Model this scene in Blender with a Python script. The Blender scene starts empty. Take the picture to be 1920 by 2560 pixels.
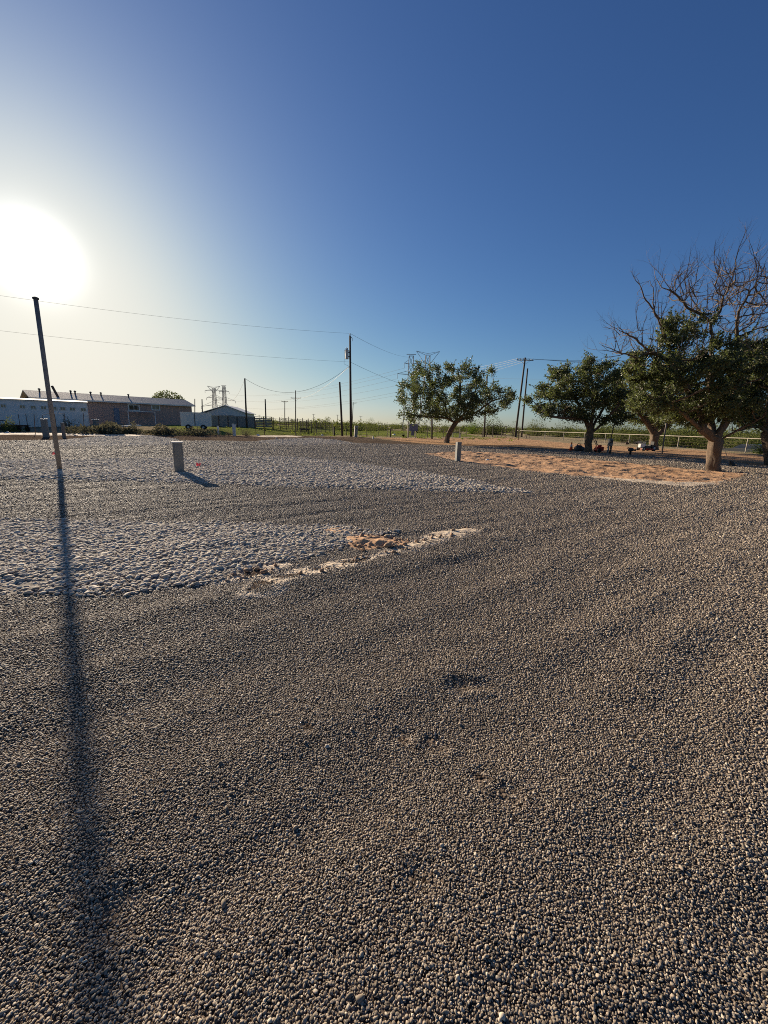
import bpy, math, random
import numpy as np
from mathutils import Vector, Matrix

# ------------------------------------------------------------------ camera, sky, sun, exposure
SC = bpy.context.scene
COL = SC.collection
R = math.radians
W, HH, F = 1920.0, 2560.0, 1000.0          # the photograph's frame and focal length in its pixels
CAM_Z = 1.55
PITCH, ROLL = R(12.2), R(1.4)
RM = (Matrix.Rotation(R(90) - PITCH, 4, 'X') @ Matrix.Rotation(ROLL, 4, 'Z'))
cd = bpy.data.cameras.new('camera'); cam = bpy.data.objects.new('camera', cd); COL.objects.link(cam)
cam.matrix_world = Matrix.Translation((0, 0, CAM_Z)) @ RM
cd.sensor_fit = 'HORIZONTAL'; cd.sensor_width = 36.0; cd.lens = 36.0 * F / W
cd.clip_start = 0.05; cd.clip_end = 9000
SC.camera = cam

def ray(u, v):
    d = RM.to_3x3() @ Vector(((u - W / 2) / F, -(v - HH / 2) / F, -1.0))
    return d
SUN_DIR = ray(83, 640).normalized()
SUN_ELEV = math.asin(SUN_DIR.z); SUN_AZ = math.atan2(SUN_DIR.x, SUN_DIR.y)   # clockwise from +Y

world = bpy.data.worlds.new('World'); SC.world = world; world.use_nodes = True
world.cycles.sampling_method = 'MANUAL'; world.cycles.sample_map_resolution = 2048
wn = world.node_tree; wn.nodes.clear()
sky = wn.nodes.new('ShaderNodeTexSky'); sky.sky_type = 'NISHITA'; sky.sun_disc = False
sky.sun_elevation = SUN_ELEV; sky.sun_rotation = SUN_AZ
sky.altitude = 900; sky.air_density = 1.0; sky.dust_density = 1.2; sky.ozone_density = 5.0
bg = wn.nodes.new('ShaderNodeBackground'); bg.inputs['Strength'].default_value = 0.05
wo = wn.nodes.new('ShaderNodeOutputWorld')
def wmath(op, x, y=None):
    n = wn.nodes.new('ShaderNodeMath'); n.operation = op
    for i, q in enumerate((x, y)):
        if q is None: continue
        if isinstance(q, (int, float)): n.inputs[i].default_value = q
        else: wn.links.new(q, n.inputs[i])
    return n.outputs[0]
# the hazy brightness round the sun and along the horizon levels off, and a tight glow is added to the sky colour round the sun, whose disc is off
UNIT = 9.3
sepc = wn.nodes.new('ShaderNodeSeparateColor'); comb = wn.nodes.new('ShaderNodeCombineColor'); hsv = wn.nodes.new('ShaderNodeHueSaturation'); hsv.inputs['Saturation'].default_value = 1.08; hsv.inputs['Hue'].default_value = 0.508; hsv.inputs['Value'].default_value = 1.0
wn.links.new(sky.outputs[0], hsv.inputs['Color']); wn.links.new(hsv.outputs[0], sepc.inputs[0])
tcw = wn.nodes.new('ShaderNodeTexCoord'); dt = wn.nodes.new('ShaderNodeVectorMath'); dt.operation = 'DOT_PRODUCT'; dt.inputs[1].default_value = SUN_DIR
nm = wn.nodes.new('ShaderNodeVectorMath'); nm.operation = 'NORMALIZE'; wn.links.new(tcw.outputs['Generated'], nm.inputs[0]); wn.links.new(nm.outputs[0], dt.inputs[0])
ang = wmath('ARCCOSINE', wmath('MINIMUM', dt.outputs['Value'], 1.0))
core = wmath('MULTIPLY', wmath('EXPONENT', wmath('MULTIPLY', wmath('POWER', wmath('DIVIDE', ang, R(2.7)), 2.0), -1.0)), 1.5 * UNIT)
skirt = wmath('MULTIPLY', wmath('EXPONENT', wmath('MULTIPLY', wmath('DIVIDE', ang, R(8.0)), -1.0)), 0.22 * UNIT)
aur = wmath('ADD', core, skirt)
for i, kk in enumerate((.88, .84, .72)):
    c_ = sepc.outputs[i]; q = wmath('POWER', wmath('DIVIDE', c_, kk * UNIT), 3.0)
    d_ = wmath('DIVIDE', c_, wmath('POWER', wmath('ADD', q, 1.0), 1 / 3)); wn.links.new(wmath('ADD', d_, aur), comb.inputs[i])
wn.links.new(comb.outputs[0], bg.inputs[0]); wn.links.new(bg.outputs[0], wo.inputs[0])

sl = bpy.data.lights.new('sun', 'SUN'); so = bpy.data.objects.new('sun', sl); COL.objects.link(so)
sl.energy = 5.0; sl.angle = R(0.6); sl.color = (1.0, 0.84, 0.64)
so.rotation_euler = (-SUN_DIR).to_track_quat('-Z', 'Y').to_euler(); so.location = (0, 0, 60)

SC.view_settings.view_transform = 'Standard'; SC.view_settings.look = 'None'
SC.view_settings.gamma = 1.0; SC.view_settings.exposure = 1.1
SC.render.engine = 'CYCLES'
SC.cycles.use_denoising = False; SC.cycles.filter_width = 1.0
SC.cycles.max_bounces = 6; SC.cycles.diffuse_bounces = 3; SC.cycles.glossy_bounces = 2
SC.cycles.transmission_bounces = 4; SC.cycles.transparent_max_bounces = 6; SC.cycles.volume_bounces = 0
SC.cycles.sample_clamp_indirect = 4.0

rng = np.random.default_rng(7); random.seed(7)

# ------------------------------------------------------------------ terrain
def sst(a, b, t):
    t = np.clip((t - a) / (b - a), 0, 1); return t * t * (3 - 2 * t)
def hash2(ix, iy):
    h = np.sin(ix * 127.1 + iy * 311.7) * 43758.5453
    return h - np.floor(h)
def vnoise(x, y):
    ix, iy = np.floor(x), np.floor(y); fx, fy = x - ix, y - iy
    fx = fx * fx * (3 - 2 * fx); fy = fy * fy * (3 - 2 * fy)
    a, b, c, d = hash2(ix, iy), hash2(ix + 1, iy), hash2(ix, iy + 1), hash2(ix + 1, iy + 1)
    return (a * (1 - fx) + b * fx) * (1 - fy) + (c * (1 - fx) + d * fx) * fy - 0.5
FA, FB = np.array([25.0, 76.0]), np.array([31.5, 33.0])     # pipe fence line
_fd = (FB - FA) / np.linalg.norm(FB - FA); _fn = np.array([-_fd[1], _fd[0]])   # to the right and beyond
DENTS = []
def Hn(x, y):
    x = np.asarray(x, float); y = np.asarray(y, float)
    h = 0.75 * sst(37, 60, y) * sst(-9, -22, x)
    off = (x - FA[0]) * _fn[0] + (y - FA[1]) * _fn[1]
    along = (x - FA[0]) * _fd[0] + (y - FA[1]) * _fd[1]
    h = h - 0.95 * sst(1.5, 10, off) * sst(0, 25, along) * (1 - 0.9 * sst(40, 140, off))
    near = 1 - sst(30, 70, np.hypot(x, y))
    # drag marks, swept from lower left to upper right, and gentle lumps
    a = 0.62; s = x * math.cos(a) + y * math.sin(a); t = -x * math.sin(a) + y * math.cos(a)
    h = h + near * (0.034 * vnoise(x * 0.45 + 3, y * 0.45) + 0.030 * vnoise(s * 0.28, t * 1.7) + 0.018 * vnoise(s * 0.6 + 9, t * 4.2) + 0.010 * vnoise(x * 5, y * 5)
                    + 0.05 * vnoise(x * 0.12, y * 0.12))
    for (dx, dy, rx, dep) in DENTS:
        q = ((x - dx) ** 2 + (y - dy) ** 2) / (rx * rx)
        h = h - .45 * dep * np.exp(-q) + 0.15 * dep * np.exp(-((np.sqrt(q) - 1.5) ** 2) * 3)
    return h
def Hs(x, y): return float(Hn(x, y))
def G(u, v):
    """the point of the ground that the photograph shows at this pixel"""
    d = ray(u, v); z = 0.0
    for _ in range(14):
        k = (z - CAM_Z) / min(d.z, -1e-4); p = d * k; z = 0.5 * z + 0.5 * Hs(p.x, p.y)
    return Vector((p.x, p.y, Hs(p.x, p.y)))
def at(u, v, Y):
    d = ray(u, v); k = Y / d.y; return Vector((d.x * k, Y, CAM_Z + d.z * k))
def gnd(u, Y, v=1060):
    p = at(u, v, Y); return Vector((p.x, Y, Hs(p.x, Y)))
def top_z(base, v):
    """height at which the upright through base meets image row v"""
    lo, hi = base.z - 2, base.z + 80
    inv = RM.to_3x3().inverted()
    for _ in range(50):
        m = (lo + hi) / 2; c = inv @ Vector((base.x, base.y, m - CAM_Z))
        vv = HH / 2 - F * c.y / (-c.z)
        if vv > v: lo = m
        else: hi = m
    return (lo + hi) / 2
for (u, v, rr, dp) in [(1148, 1706, .07, .03), (1180, 1708, .06, .022), (1210, 1706, .06, .02), (1090, 1850, .06, .022), (1010, 1830, .05, .018),
                       (1200, 1935, .05, .018), (1270, 1980, .06, .02), (300, 2260, .09, .03), (1050, 2185, .06, .02), (770, 1815, .04, .015)]:
    p = ray(u, v); k = -CAM_Z / p.z; DENTS.append((p.x * k, p.y * k, rr, dp))

# ------------------------------------------------------------------ materials
MATS = {}
def lin(c):
    return tuple(((x / 12.92) if x <= 0.04045 else ((x + 0.055) / 1.055) ** 2.4) for x in c)
def mat(name, c1, c2=None, rough=0.8, scale=4.0, bump=0.0, bscale=None, metal=0.0, detail=4.0, spec=0.3, coords='Object', stretch=None):
    if name in MATS: return MATS[name]
    m = bpy.data.materials.new(name); m.use_nodes = True; nt = m.node_tree; nt.nodes.clear()
    out = nt.nodes.new('ShaderNodeOutputMaterial'); b = nt.nodes.new('ShaderNodeBsdfPrincipled')
    nt.links.new(b.outputs[0], out.inputs[0])
    b.inputs['Roughness'].default_value = rough; b.inputs['Metallic'].default_value = metal
    b.inputs['Specular IOR Level'].default_value = spec
    c2 = c2 or tuple(x * 0.65 for x in c1)
    tc = nt.nodes.new('ShaderNodeTexCoord'); mp = nt.nodes.new('ShaderNodeMapping')
    nt.links.new(tc.outputs[coords], mp.inputs[0])
    if stretch: mp.inputs['Scale'].default_value = stretch
    n = nt.nodes.new('ShaderNodeTexNoise'); n.inputs['Scale'].default_value = scale; n.inputs['Detail'].default_value = detail
    n.inputs['Roughness'].default_value = 0.65
    nt.links.new(mp.outputs[0], n.inputs['Vector'])
    cr = nt.nodes.new('ShaderNodeValToRGB'); cr.color_ramp.elements[0].position = 0.3; cr.color_ramp.elements[1].position = 0.7
    cr.color_ramp.elements[0].color = (*c2, 1); cr.color_ramp.elements[1].color = (*c1, 1)
    nt.links.new(n.outputs['Fac'], cr.inputs[0]); nt.links.new(cr.outputs[0], b.inputs['Base Color'])
    if bump:
        n2 = nt.nodes.new('ShaderNodeTexNoise'); n2.inputs['Scale'].default_value = bscale or scale * 4; n2.inputs['Detail'].default_value = 5
        nt.links.new(mp.outputs[0], n2.inputs['Vector'])
        bp = nt.nodes.new('ShaderNodeBump'); bp.inputs['Strength'].default_value = bump; bp.inputs['Distance'].default_value = 0.03
        nt.links.new(n2.outputs['Fac'], bp.inputs['Height']); nt.links.new(bp.outputs[0], b.inputs['Normal'])
    MATS[name] = m; return m

def stone_mat(name, cols, rough=0.62):
    m = bpy.data.materials.new(name); m.use_nodes = True; nt = m.node_tree; b = nt.nodes['Principled BSDF']
    oi = nt.nodes.new('ShaderNodeObjectInfo'); cr = nt.nodes.new('ShaderNodeValToRGB'); cr.color_ramp.interpolation = 'LINEAR'
    el = cr.color_ramp.elements
    while len(el) < len(cols): el.new(0.5)
    for i, c in enumerate(cols): el[i].position = i / (len(cols) - 1); el[i].color = (*c, 1)
    nt.links.new(oi.outputs['Random'], cr.inputs[0])
    n = nt.nodes.new('ShaderNodeTexNoise'); n.inputs['Scale'].default_value = 3.0; n.inputs['Detail'].default_value = 3
    tc = nt.nodes.new('ShaderNodeTexCoord'); nt.links.new(tc.outputs['Object'], n.inputs['Vector'])
    mx = nt.nodes.new('ShaderNodeMix'); mx.data_type = 'RGBA'; mx.blend_type = 'MULTIPLY'; mx.inputs[0].default_value = 0.45
    nt.links.new(cr.outputs[0], mx.inputs[6]); nt.links.new(n.outputs['Color'], mx.inputs[7])
    nt.links.new(mx.outputs[2], b.inputs['Base Color'])
    b.inputs['Roughness'].default_value = rough; b.inputs['Specular IOR Level'].default_value = 0.3
    MATS[name] = m; return m
PEB = stone_mat('pea_gravel', [(.062, .047, .035), (.255, .194, .143), (.425, .33, .246), (.127, .097, .071), (.50, .395, .295), (.255, .194, .142), (.72, .595, .455)], .72)
ROCK = stone_mat('river_rock', [(.25, .20, .155), (.54, .44, .345), (.70, .585, .47), (.39, .32, .25), (.79, .675, .55), (.52, .42, .325)], .88)
CLOD = stone_mat('dirt_clod', [(.34, .19, .11), (.46, .28, .17), (.40, .24, .14), (.58, .44, .30)], 0.9)

def ground_material():
    m = bpy.data.materials.new('ground_gravel_soil'); m.use_nodes = True; nt = m.node_tree; nt.nodes.clear()
    N = nt.nodes.new; L = nt.links.new
    out = N('ShaderNodeOutputMaterial'); b = N('ShaderNodeBsdfPrincipled'); L(b.outputs[0], out.inputs[0])
    b.inputs['Roughness'].default_value = 0.85; b.inputs['Specular IOR Level'].default_value = 0.0
    geo = N('ShaderNodeNewGeometry')
    def noise(sc, det=4, rough=0.6, vec=None):
        n = N('ShaderNodeTexNoise'); n.inputs['Scale'].default_value = sc; n.inputs['Detail'].default_value = det; n.inputs['Roughness'].default_value = rough
        L(vec or geo.outputs['Position'], n.inputs['Vector']); return n
    def ramp(src, stops):
        r = N('ShaderNodeValToRGB'); el = r.color_ramp.elements
        while len(el) < len(stops): el.new(0.5)
        for i, (p, c) in enumerate(stops): el[i].position = p; el[i].color = (*c, 1)
        L(src, r.inputs[0]); return r
    def mix(f, a, c, mode='MIX'):
        x = N('ShaderNodeMix'); x.data_type = 'RGBA'; x.blend_type = mode
        if isinstance(f, float): x.inputs[0].default_value = f
        else: L(f, x.inputs[0])
        L(a, x.inputs[6]); L(c, x.inputs[7]); return x.outputs[2]
    vor = N('ShaderNodeTexVoronoi'); vor.inputs['Scale'].default_value = 60; L(geo.outputs['Position'], vor.inputs['Vector'])
    sep = N('ShaderNodeSeparateColor'); L(vor.outputs['Color'], sep.inputs[0])
    gcol = ramp(sep.outputs[0], [(0, (.04, .03, .024)), (.35, (.10, .078, .06)), (.7, (.17, .132, .102)), (1, (.29, .23, .18))])  # darker than the loose pebbles, standing in for the shade between them
    big = ramp(noise(0.5, 5).outputs['Fac'], [(.3, (.72, .70, .70)), (.7, (1.0, 1.0, 1.0))])
    grav = mix(1.0, gcol.outputs[0], big.outputs[0], 'MULTIPLY')
    dirt = ramp(noise(0.8, 8, .7).outputs['Fac'], [(.3, (.32, .19, .11)), (.55, (.48, .305, .18)), (.75, (.60, .43, .28))]).outputs[0]
    gr = ramp(noise(1.3, 8, .7).outputs['Fac'], [(.32, (.13, .13, .05)), (.55, (.17, .20, .055)), (.75, (.26, .24, .12))]).outputs[0]
    scrub = ramp(noise(0.25, 8, .7).outputs['Fac'], [(.3, (.17, .16, .085)), (.5, (.31, .25, .16)), (.7, (.43, .34, .23))]).outputs[0]
    def mask(attr, wob, sc, wid):
        a = N('ShaderNodeAttribute'); a.attribute_name = attr
        n = noise(sc, 5, .7)
        mth = N('ShaderNodeMath'); mth.operation = 'MULTIPLY_ADD'; L(n.outputs['Fac'], mth.inputs[0]); mth.inputs[1].default_value = wob
        ad = N('ShaderNodeMath'); ad.operation = 'SUBTRACT'; L(a.outputs['Fac'], ad.inputs[0]); ad.inputs[1].default_value = wob / 2
        L(ad.outputs[0], mth.inputs[2])
        mr = N('ShaderNodeMapRange'); mr.inputs[1].default_value = -wid; mr.inputs[2].default_value = wid; L(mth.outputs[0], mr.inputs[0])
        return mr.outputs[0]
    c = mix(mask('sd_grass', 3.0, .5, .4), scrub, gr)
    c = mix(mask('sd_dirt', 2.5, .7, .3), c, dirt)
    c = mix(mask('sd_lot', 0.8, 1.5, .12), c, grav)
    L(c, b.inputs['Base Color'])
    # relief: pebbles far off, clods
    inv = N('ShaderNodeMath'); inv.operation = 'SUBTRACT'; inv.inputs[0].default_value = 1.0; L(vor.outputs['Distance'], inv.inputs[1])
    nb = noise(14, 6, .7)
    add = N('ShaderNodeMath'); add.operation = 'MULTIPLY_ADD'; L(nb.outputs['Fac'], add.inputs[0]); add.inputs[1].default_value = 1.5; L(inv.outputs[0], add.inputs[2])
    bp = N('ShaderNodeBump'); bp.inputs['Strength'].default_value = 1.0; bp.inputs['Distance'].default_value = 0.03
    L(add.outputs[0], bp.inputs['Height']); L(bp.outputs[0], b.inputs['Normal'])
    return m

M_wood_dark = mat('weathered_dark_wood', (.085, .065, .05), (.045, .035, .028), .85, 6, .5, 30, stretch=(8, 8, .6))
M_wood_grey = mat('weathered_grey_wood', (.26, .23, .20), (.14, .12, .10), .85, 5, .5, 30, stretch=(8, 8, .6))
M_pole_near = mat('grey_steel_pole', (.21, .20, .19), (.14, .13, .125), .55, 6, .1)
M_steel = mat('galvanised_steel', (.42, .43, .43), (.30, .31, .31), .45, 5, .1, metal=.5)
M_rust = mat('rusty_pipe', (.12, .075, .05), (.06, .045, .035), .8, 6, .3)
M_white = mat('white_paint', (.74, .73, .70), (.56, .55, .52), .6, 3, .1)
M_white_pipe = mat('weathered_white_pipe', (.40, .355, .28), (.27, .235, .185), .6, 4, .1)
M_pedgrey = mat('pedestal_grey', (.20, .20, .185), (.15, .15, .14), .6, 7, .15)
M_pedcap = mat('pedestal_cap', (.52, .52, .50), (.42, .42, .40), .5, 5)
M_black = mat('black_rubber', (.02, .02, .02), (.012, .012, .012), .6, 8)
M_dark = mat('dark_metal', (.05, .05, .05), (.03, .03, .03), .5, 5)
M_red = mat('red_paint', (.48, .035, .02), (.34, .03, .02), .5, 5)
M_orange = mat('cone_orange', (.75, .10, .02), (.6, .08, .02), .5, 5)
M_pink = mat('flag_pink', (.9, .10, .16), (.8, .08, .12), .6, 5)
M_wire = mat('cable_black', (.03, .03, .03), (.02, .02, .02), .6, 3)
M_tower = mat('tower_steel', (.20, .20, .21), (.15, .15, .16), .6, 3)
M_glass = mat('window_glass', (.03, .035, .04), (.02, .025, .03), .08, 2, spec=.8)
M_insul = mat('insulator_brown', (.10, .06, .04), (.06, .04, .03), .3, 3)
M_bark = mat('bark_grey_brown', (.21, .15, .10), (.06, .043, .03), .9, 5, 1.0, 22, stretch=(5, 5, .9))
M_twig = mat('bare_twig', (.25, .19, .145), (.14, .105, .08), .9, 5)

def leaf_mat(name, c1, c2, tr=0.45, rough=.5, spec=.4):
    m = bpy.data.materials.new(name); m.use_nodes = True; nt = m.node_tree; nt.nodes.clear()
    N = nt.nodes.new; L = nt.links.new
    out = N('ShaderNodeOutputMaterial'); p = N('ShaderNodeBsdfPrincipled'); t = N('ShaderNodeBsdfTranslucent'); mx = N('ShaderNodeMixShader')
    at_ = N('ShaderNodeAttribute'); at_.attribute_name = 'tone'
    cr = N('ShaderNodeValToRGB'); cr.color_ramp.elements[0].color = (*c2, 1); cr.color_ramp.elements[1].color = (*c1, 1)
    L(at_.outputs['Fac'], cr.inputs[0]); L(cr.outputs[0], p.inputs['Base Color'])
    hs = N('ShaderNodeHueSaturation'); hs.inputs['Value'].default_value = 1.3; hs.inputs['Saturation'].default_value = 1.15
    L(cr.outputs[0], hs.inputs['Color']); L(hs.outputs[0], t.inputs[0])
    p.inputs['Roughness'].default_value = rough; p.inputs['Specular IOR Level'].default_value = spec
    mx.inputs[0].default_value = tr; L(p.outputs[0], mx.inputs[1]); L(t.outputs[0], mx.inputs[2]); L(mx.outputs[0], out.inputs[0])
    MATS[name] = m; return m
M_leaf = leaf_mat('mulberry_leaf', (.115, .13, .045), (.045, .06, .026), .42)
M_bush = leaf_mat('mesquite_leaf', (.13, .14, .045), (.06, .075, .03), .35, .9, .05)
M_bush2 = leaf_mat('green_shrub_leaf', (.12, .17, .03), (.06, .09, .02), .4, .8, .1)
M_weed = leaf_mat('dry_weed', (.15, .14, .085), (.075, .072, .05), .2, .9, .05)
M_blade = leaf_mat('grass_blade', (.17, .21, .05), (.12, .13, .045), .4, .9, .05)

# ------------------------------------------------------------------ mesh helpers
class MB:
    def __init__(s): s.v = []; s.f = []
    def add(s, vs, fs):
        n = len(s.v); s.v += [tuple(p) for p in vs]; s.f += [tuple(i + n for i in f) for f in fs]; return s
    def box(s, x0, x1, y0, y1, z0, z1, M=None, ch=0.0):
        """box with chamfered vertical edges when ch > 0"""
        if ch > 0:
            pts = [(x0 + ch, y0), (x1 - ch, y0), (x1, y0 + ch), (x1, y1 - ch), (x1 - ch, y1), (x0 + ch, y1), (x0, y1 - ch), (x0, y0 + ch)]
        else: pts = [(x0, y0), (x1, y0), (x1, y1), (x0, y1)]
        return s.prism(pts, z0, z1, M)
    def prism(s, pts, z0, z1, M=None):
        n = len(pts); vs = [Vector((a, b, z0)) for a, b in pts] + [Vector((a, b, z1)) for a, b in pts]
        if M: vs = [M @ p for p in vs]
        fs = [tuple(range(n))[::-1], tuple(range(n, 2 * n))] + [(i, (i + 1) % n, n + (i + 1) % n, n + i) for i in range(n)]
        return s.add(vs, fs)
    def tube(s, pts, rad, sides=6, cap=True):
        pts = [Vector(p) for p in pts]; m = len(pts)
        if not hasattr(rad, '__len__'): rad = [rad] * m
        rings = []; ref = None
        for i, p in enumerate(pts):
            t = (pts[min(i + 1, m - 1)] - pts[max(i - 1, 0)]).normalized()
            if ref is None:
                ref = t.orthogonal().normalized()
            ref = (ref - t * ref.dot(t)); ref = ref.normalized() if ref.length > 1e-5 else t.orthogonal().normalized()
            bn = t.cross(ref)
            rings.append([p + (ref * math.cos(2 * math.pi * k / sides) + bn * math.sin(2 * math.pi * k / sides)) * rad[i] for k in range(sides)])
        vs = [q for r_ in rings for q in r_]; fs = []
        for i in range(m - 1):
            for k in range(sides):
                a = i * sides + k; b = i * sides + (k + 1) % sides
                fs.append((a, b, b + sides, a + sides))
        if cap: fs += [tuple(range(sides))[::-1], tuple(range((m - 1) * sides, m * sides))]
        return s.add(vs, fs)
    def lathe(s, prof, c=(0, 0, 0), sides=14, axis='Z'):
        vs = []; fs = []; n = len(prof)
        for (r_, z) in prof:
            for k in range(sides):
                a = 2 * math.pi * k / sides
                q = (r_ * math.cos(a), r_ * math.sin(a), z)
                if axis == 'X': q = (q[2], q[0], q[1])
                if axis == 'Y': q = (q[0], q[2], q[1])
                vs.append((q[0] + c[0], q[1] + c[1], q[2] + c[2]))
        for i in range(n - 1):
            for k in range(sides):
                a = i * sides + k; b = i * sides + (k + 1) % sides
                fs.append((a, b, b + sides, a + sides))
        fs += [tuple(range(sides))[::-1], tuple(range((n - 1) * sides, n * sides))]
        return s.add(vs, fs)
    def build(s, name, m, parent=None, smooth=False):
        me = bpy.data.meshes.new(name); me.from_pydata(s.v, [], s.f); me.update()
        if m: me.materials.append(m)
        if smooth: me.polygons.foreach_set('use_smooth', [True] * len(me.polygons))
        o = bpy.data.objects.new(name, me); COL.objects.link(o)
        if parent: o.parent = parent
        return o
def npmesh(name, V, Fq, m, parent=None, smooth=True, attrs=None):
    """mesh from arrays: V (n,3), Fq (m,k) faces of equal size"""
    V = np.asarray(V, np.float32); Fq = np.asarray(Fq, np.int32)
    me = bpy.data.meshes.new(name); me.vertices.add(len(V)); me.vertices.foreach_set('co', V.ravel())
    k = Fq.shape[1]; me.loops.add(Fq.size); me.loops.foreach_set('vertex_index', Fq.ravel())
    me.polygons.add(len(Fq)); me.polygons.foreach_set('loop_start', np.arange(0, Fq.size, k, dtype=np.int32))
    for an, arr in (attrs or {}).items():
        a = me.attributes.new(an, 'FLOAT', 'POINT'); a.data.foreach_set('value', np.asarray(arr, np.float32))
    me.update(calc_edges=True); me.validate()
    me.polygons.foreach_set('use_smooth', [bool(smooth)] * len(me.polygons))
    if m: me.materials.append(m)
    o = bpy.data.objects.new(name, me); COL.objects.link(o)
    if parent: o.parent = parent
    return o
def tag(o, label=None, cat=None, group=None, kind=None):
    if label: o['label'] = label
    if cat: o['category'] = cat
    if group: o['group'] = group
    if kind: o['kind'] = kind
    return o
def thing(name, loc, label, cat, group=None, rz=0.0):
    o = bpy.data.objects.new(name, None); COL.objects.link(o); o.empty_display_size = 0.2
    o.location = loc; o.rotation_euler = (0, 0, rz); return tag(o, label, cat, group)
def share(o, parent, loc=(0, 0, 0), rot=(0, 0, 0), scale=None):
    c = o.copy(); COL.objects.link(c); c.parent = parent; c.location = loc; c.rotation_euler = rot
    if scale: c.scale = scale
    return c
def poly_sd(x, y, poly):
    """signed distance to polygon, positive inside"""
    P = np.asarray(poly, float); x = np.asarray(x, float); y = np.asarray(y, float)
    d = np.full(x.shape, 1e9); ins = np.zeros(x.shape, bool)
    for i in range(len(P)):
        a = P[i]; b = P[(i + 1) % len(P)]; e = b - a; L2 = max(e @ e, 1e-9)
        t = np.clip(((x - a[0]) * e[0] + (y - a[1]) * e[1]) / L2, 0, 1)
        d = np.minimum(d, np.hypot(x - a[0] - t * e[0], y - a[1] - t * e[1]))
        c = (a[1] > y) != (b[1] > y)
        xi = a[0] + (y - a[1]) / (b[1] - a[1] if abs(b[1] - a[1]) > 1e-9 else 1e-9) * e[0]
        ins ^= c & (x < xi)
    return np.where(ins, d, -d)
def gp(*px): return [tuple(G(u, v)[:2]) for u, v in px]

# ------------------------------------------------------------------ zones on the ground
LOT = gp((-400, 1070), (0, 1086), (200, 1086), (350, 1090), (520, 1086), (640, 1092), (760, 1090), (900, 1093), (960, 1099), (1060, 1109), (1150, 1113), (1300, 1112), (1420, 1122),
         (1500, 1134), (1650, 1143), (1800, 1152), (1920, 1168), (2080, 1195)) + [(30, 6), (20, -40), (-60, -40), (-60, 10)]
DIRT = gp((940, 1094), (1100, 1096), (1280, 1094), (1420, 1108), (1560, 1116), (1750, 1126), (1920, 1140), (2100, 1165), (2080, 1200), (1900, 1180), (1700, 1160), (1400, 1135), (1100, 1120))
GRASS = gp((440, 1090), (640, 1088), (900, 1088), (1000, 1092), (1200, 1092)) + [(20, 110), (-10, 150), (-50, 150), (-44, 80)]
BEDS = [  # (polygon, height of the heap, rocks per square metre)
    (gp((-330, 1290), (0, 1300), (300, 1303), (600, 1310), (740, 1316), (850, 1314), (905, 1325), (1000, 1328), (960, 1345), (880, 1355), (840, 1378), (720, 1402), (640, 1424), (560, 1444), (430, 1468), (240, 1480), (0, 1482), (-330, 1480)), .012, 1550),
    (gp((-250, 1142), (0, 1150), (200, 1150), (450, 1145), (640, 1142), (760, 1145), (900, 1160), (1050, 1181), (1200, 1206), (1335, 1233), (1180, 1231), (1000, 1224), (800, 1218), (640, 1214), (480, 1207), (300, 1202), (0, 1195), (-250, 1184)), .02, 600),
    (gp((130, 1103), (240, 1092), (380, 1090), (440, 1098), (440, 1113), (300, 1116), (150, 1115)), .012, 260),
    (gp((640, 1104), (700, 1098), (780, 1095), (850, 1101), (900, 1110), (800, 1112), (690, 1115)), .012, 220),
]
SAND = gp((1058, 1136), (1100, 1131), (1150, 1129), (1250, 1134), (1400, 1142), (1600, 1161), (1750, 1176), (1865, 1184), (1850, 1196), (1790, 1212), (1720, 1217), (1600, 1206), (1500, 1196), (1350, 1181), (1250, 1167), (1150, 1154), (1095, 1142))
STRIP_A = gp((612, 1480), (700, 1455), (800, 1432), (900, 1408), (1000, 1380), (1100, 1352), (1205, 1324), (1165, 1318), (1100, 1330), (1060, 1342), (1010, 1360), (960, 1378), (900, 1390), (820, 1405), (760, 1420), (690, 1436), (640, 1452))
STRIP_B = gp((535, 1462), (600, 1450), (680, 1432), (740, 1412), (720, 1404), (650, 1416), (590, 1432), (550, 1448))
MOUND = gp((885, 1345), (915, 1337), (960, 1340), (1000, 1348), (1030, 1352), (1010, 1366), (950, 1372), (905, 1380), (880, 1368))
MOUND2 = gp((800, 1326), (850, 1321), (895, 1326), (880, 1337), (830, 1338))

def axis(lo, hi, flo, fhi, step, gr):
    a = list(np.arange(flo, fhi, step)); s = step; v = a[-1]
    while v < hi: s *= gr; v += s; a.append(v)
    s = step; v = a[0]; pre = []
    while v > lo: s *= gr; v -= s; pre.append(v)
    return np.array(pre[::-1] + a)
xs = axis(-4500, 4500, -6, 6, .07, 1.035); ys = axis(-300, 6500, 0.3, 6.5, .06, 1.028)
X, Y = np.meshgrid(xs, ys); Z = Hn(X, Y)
nx, ny = len(xs), len(ys)
idx = np.arange(nx * ny).reshape(ny, nx)
FQ = np.stack([idx[:-1, :-1], idx[:-1, 1:], idx[1:, 1:], idx[1:, :-1]], -1).reshape(-1, 4)
sdl = np.clip(poly_sd(X.ravel(), Y.ravel(), LOT), -6, 6); sdd = np.clip(poly_sd(X.ravel(), Y.ravel(), DIRT), -6, 6); sdg = np.clip(poly_sd(X.ravel(), Y.ravel(), GRASS), -6, 6)
M_ground = ground_material()
go = npmesh('ground', np.stack([X.ravel(), Y.ravel(), Z.ravel()], -1), FQ, M_ground, attrs={'sd_lot': sdl, 'sd_dirt': sdd, 'sd_grass': sdg})
tag(go, kind='structure')

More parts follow.
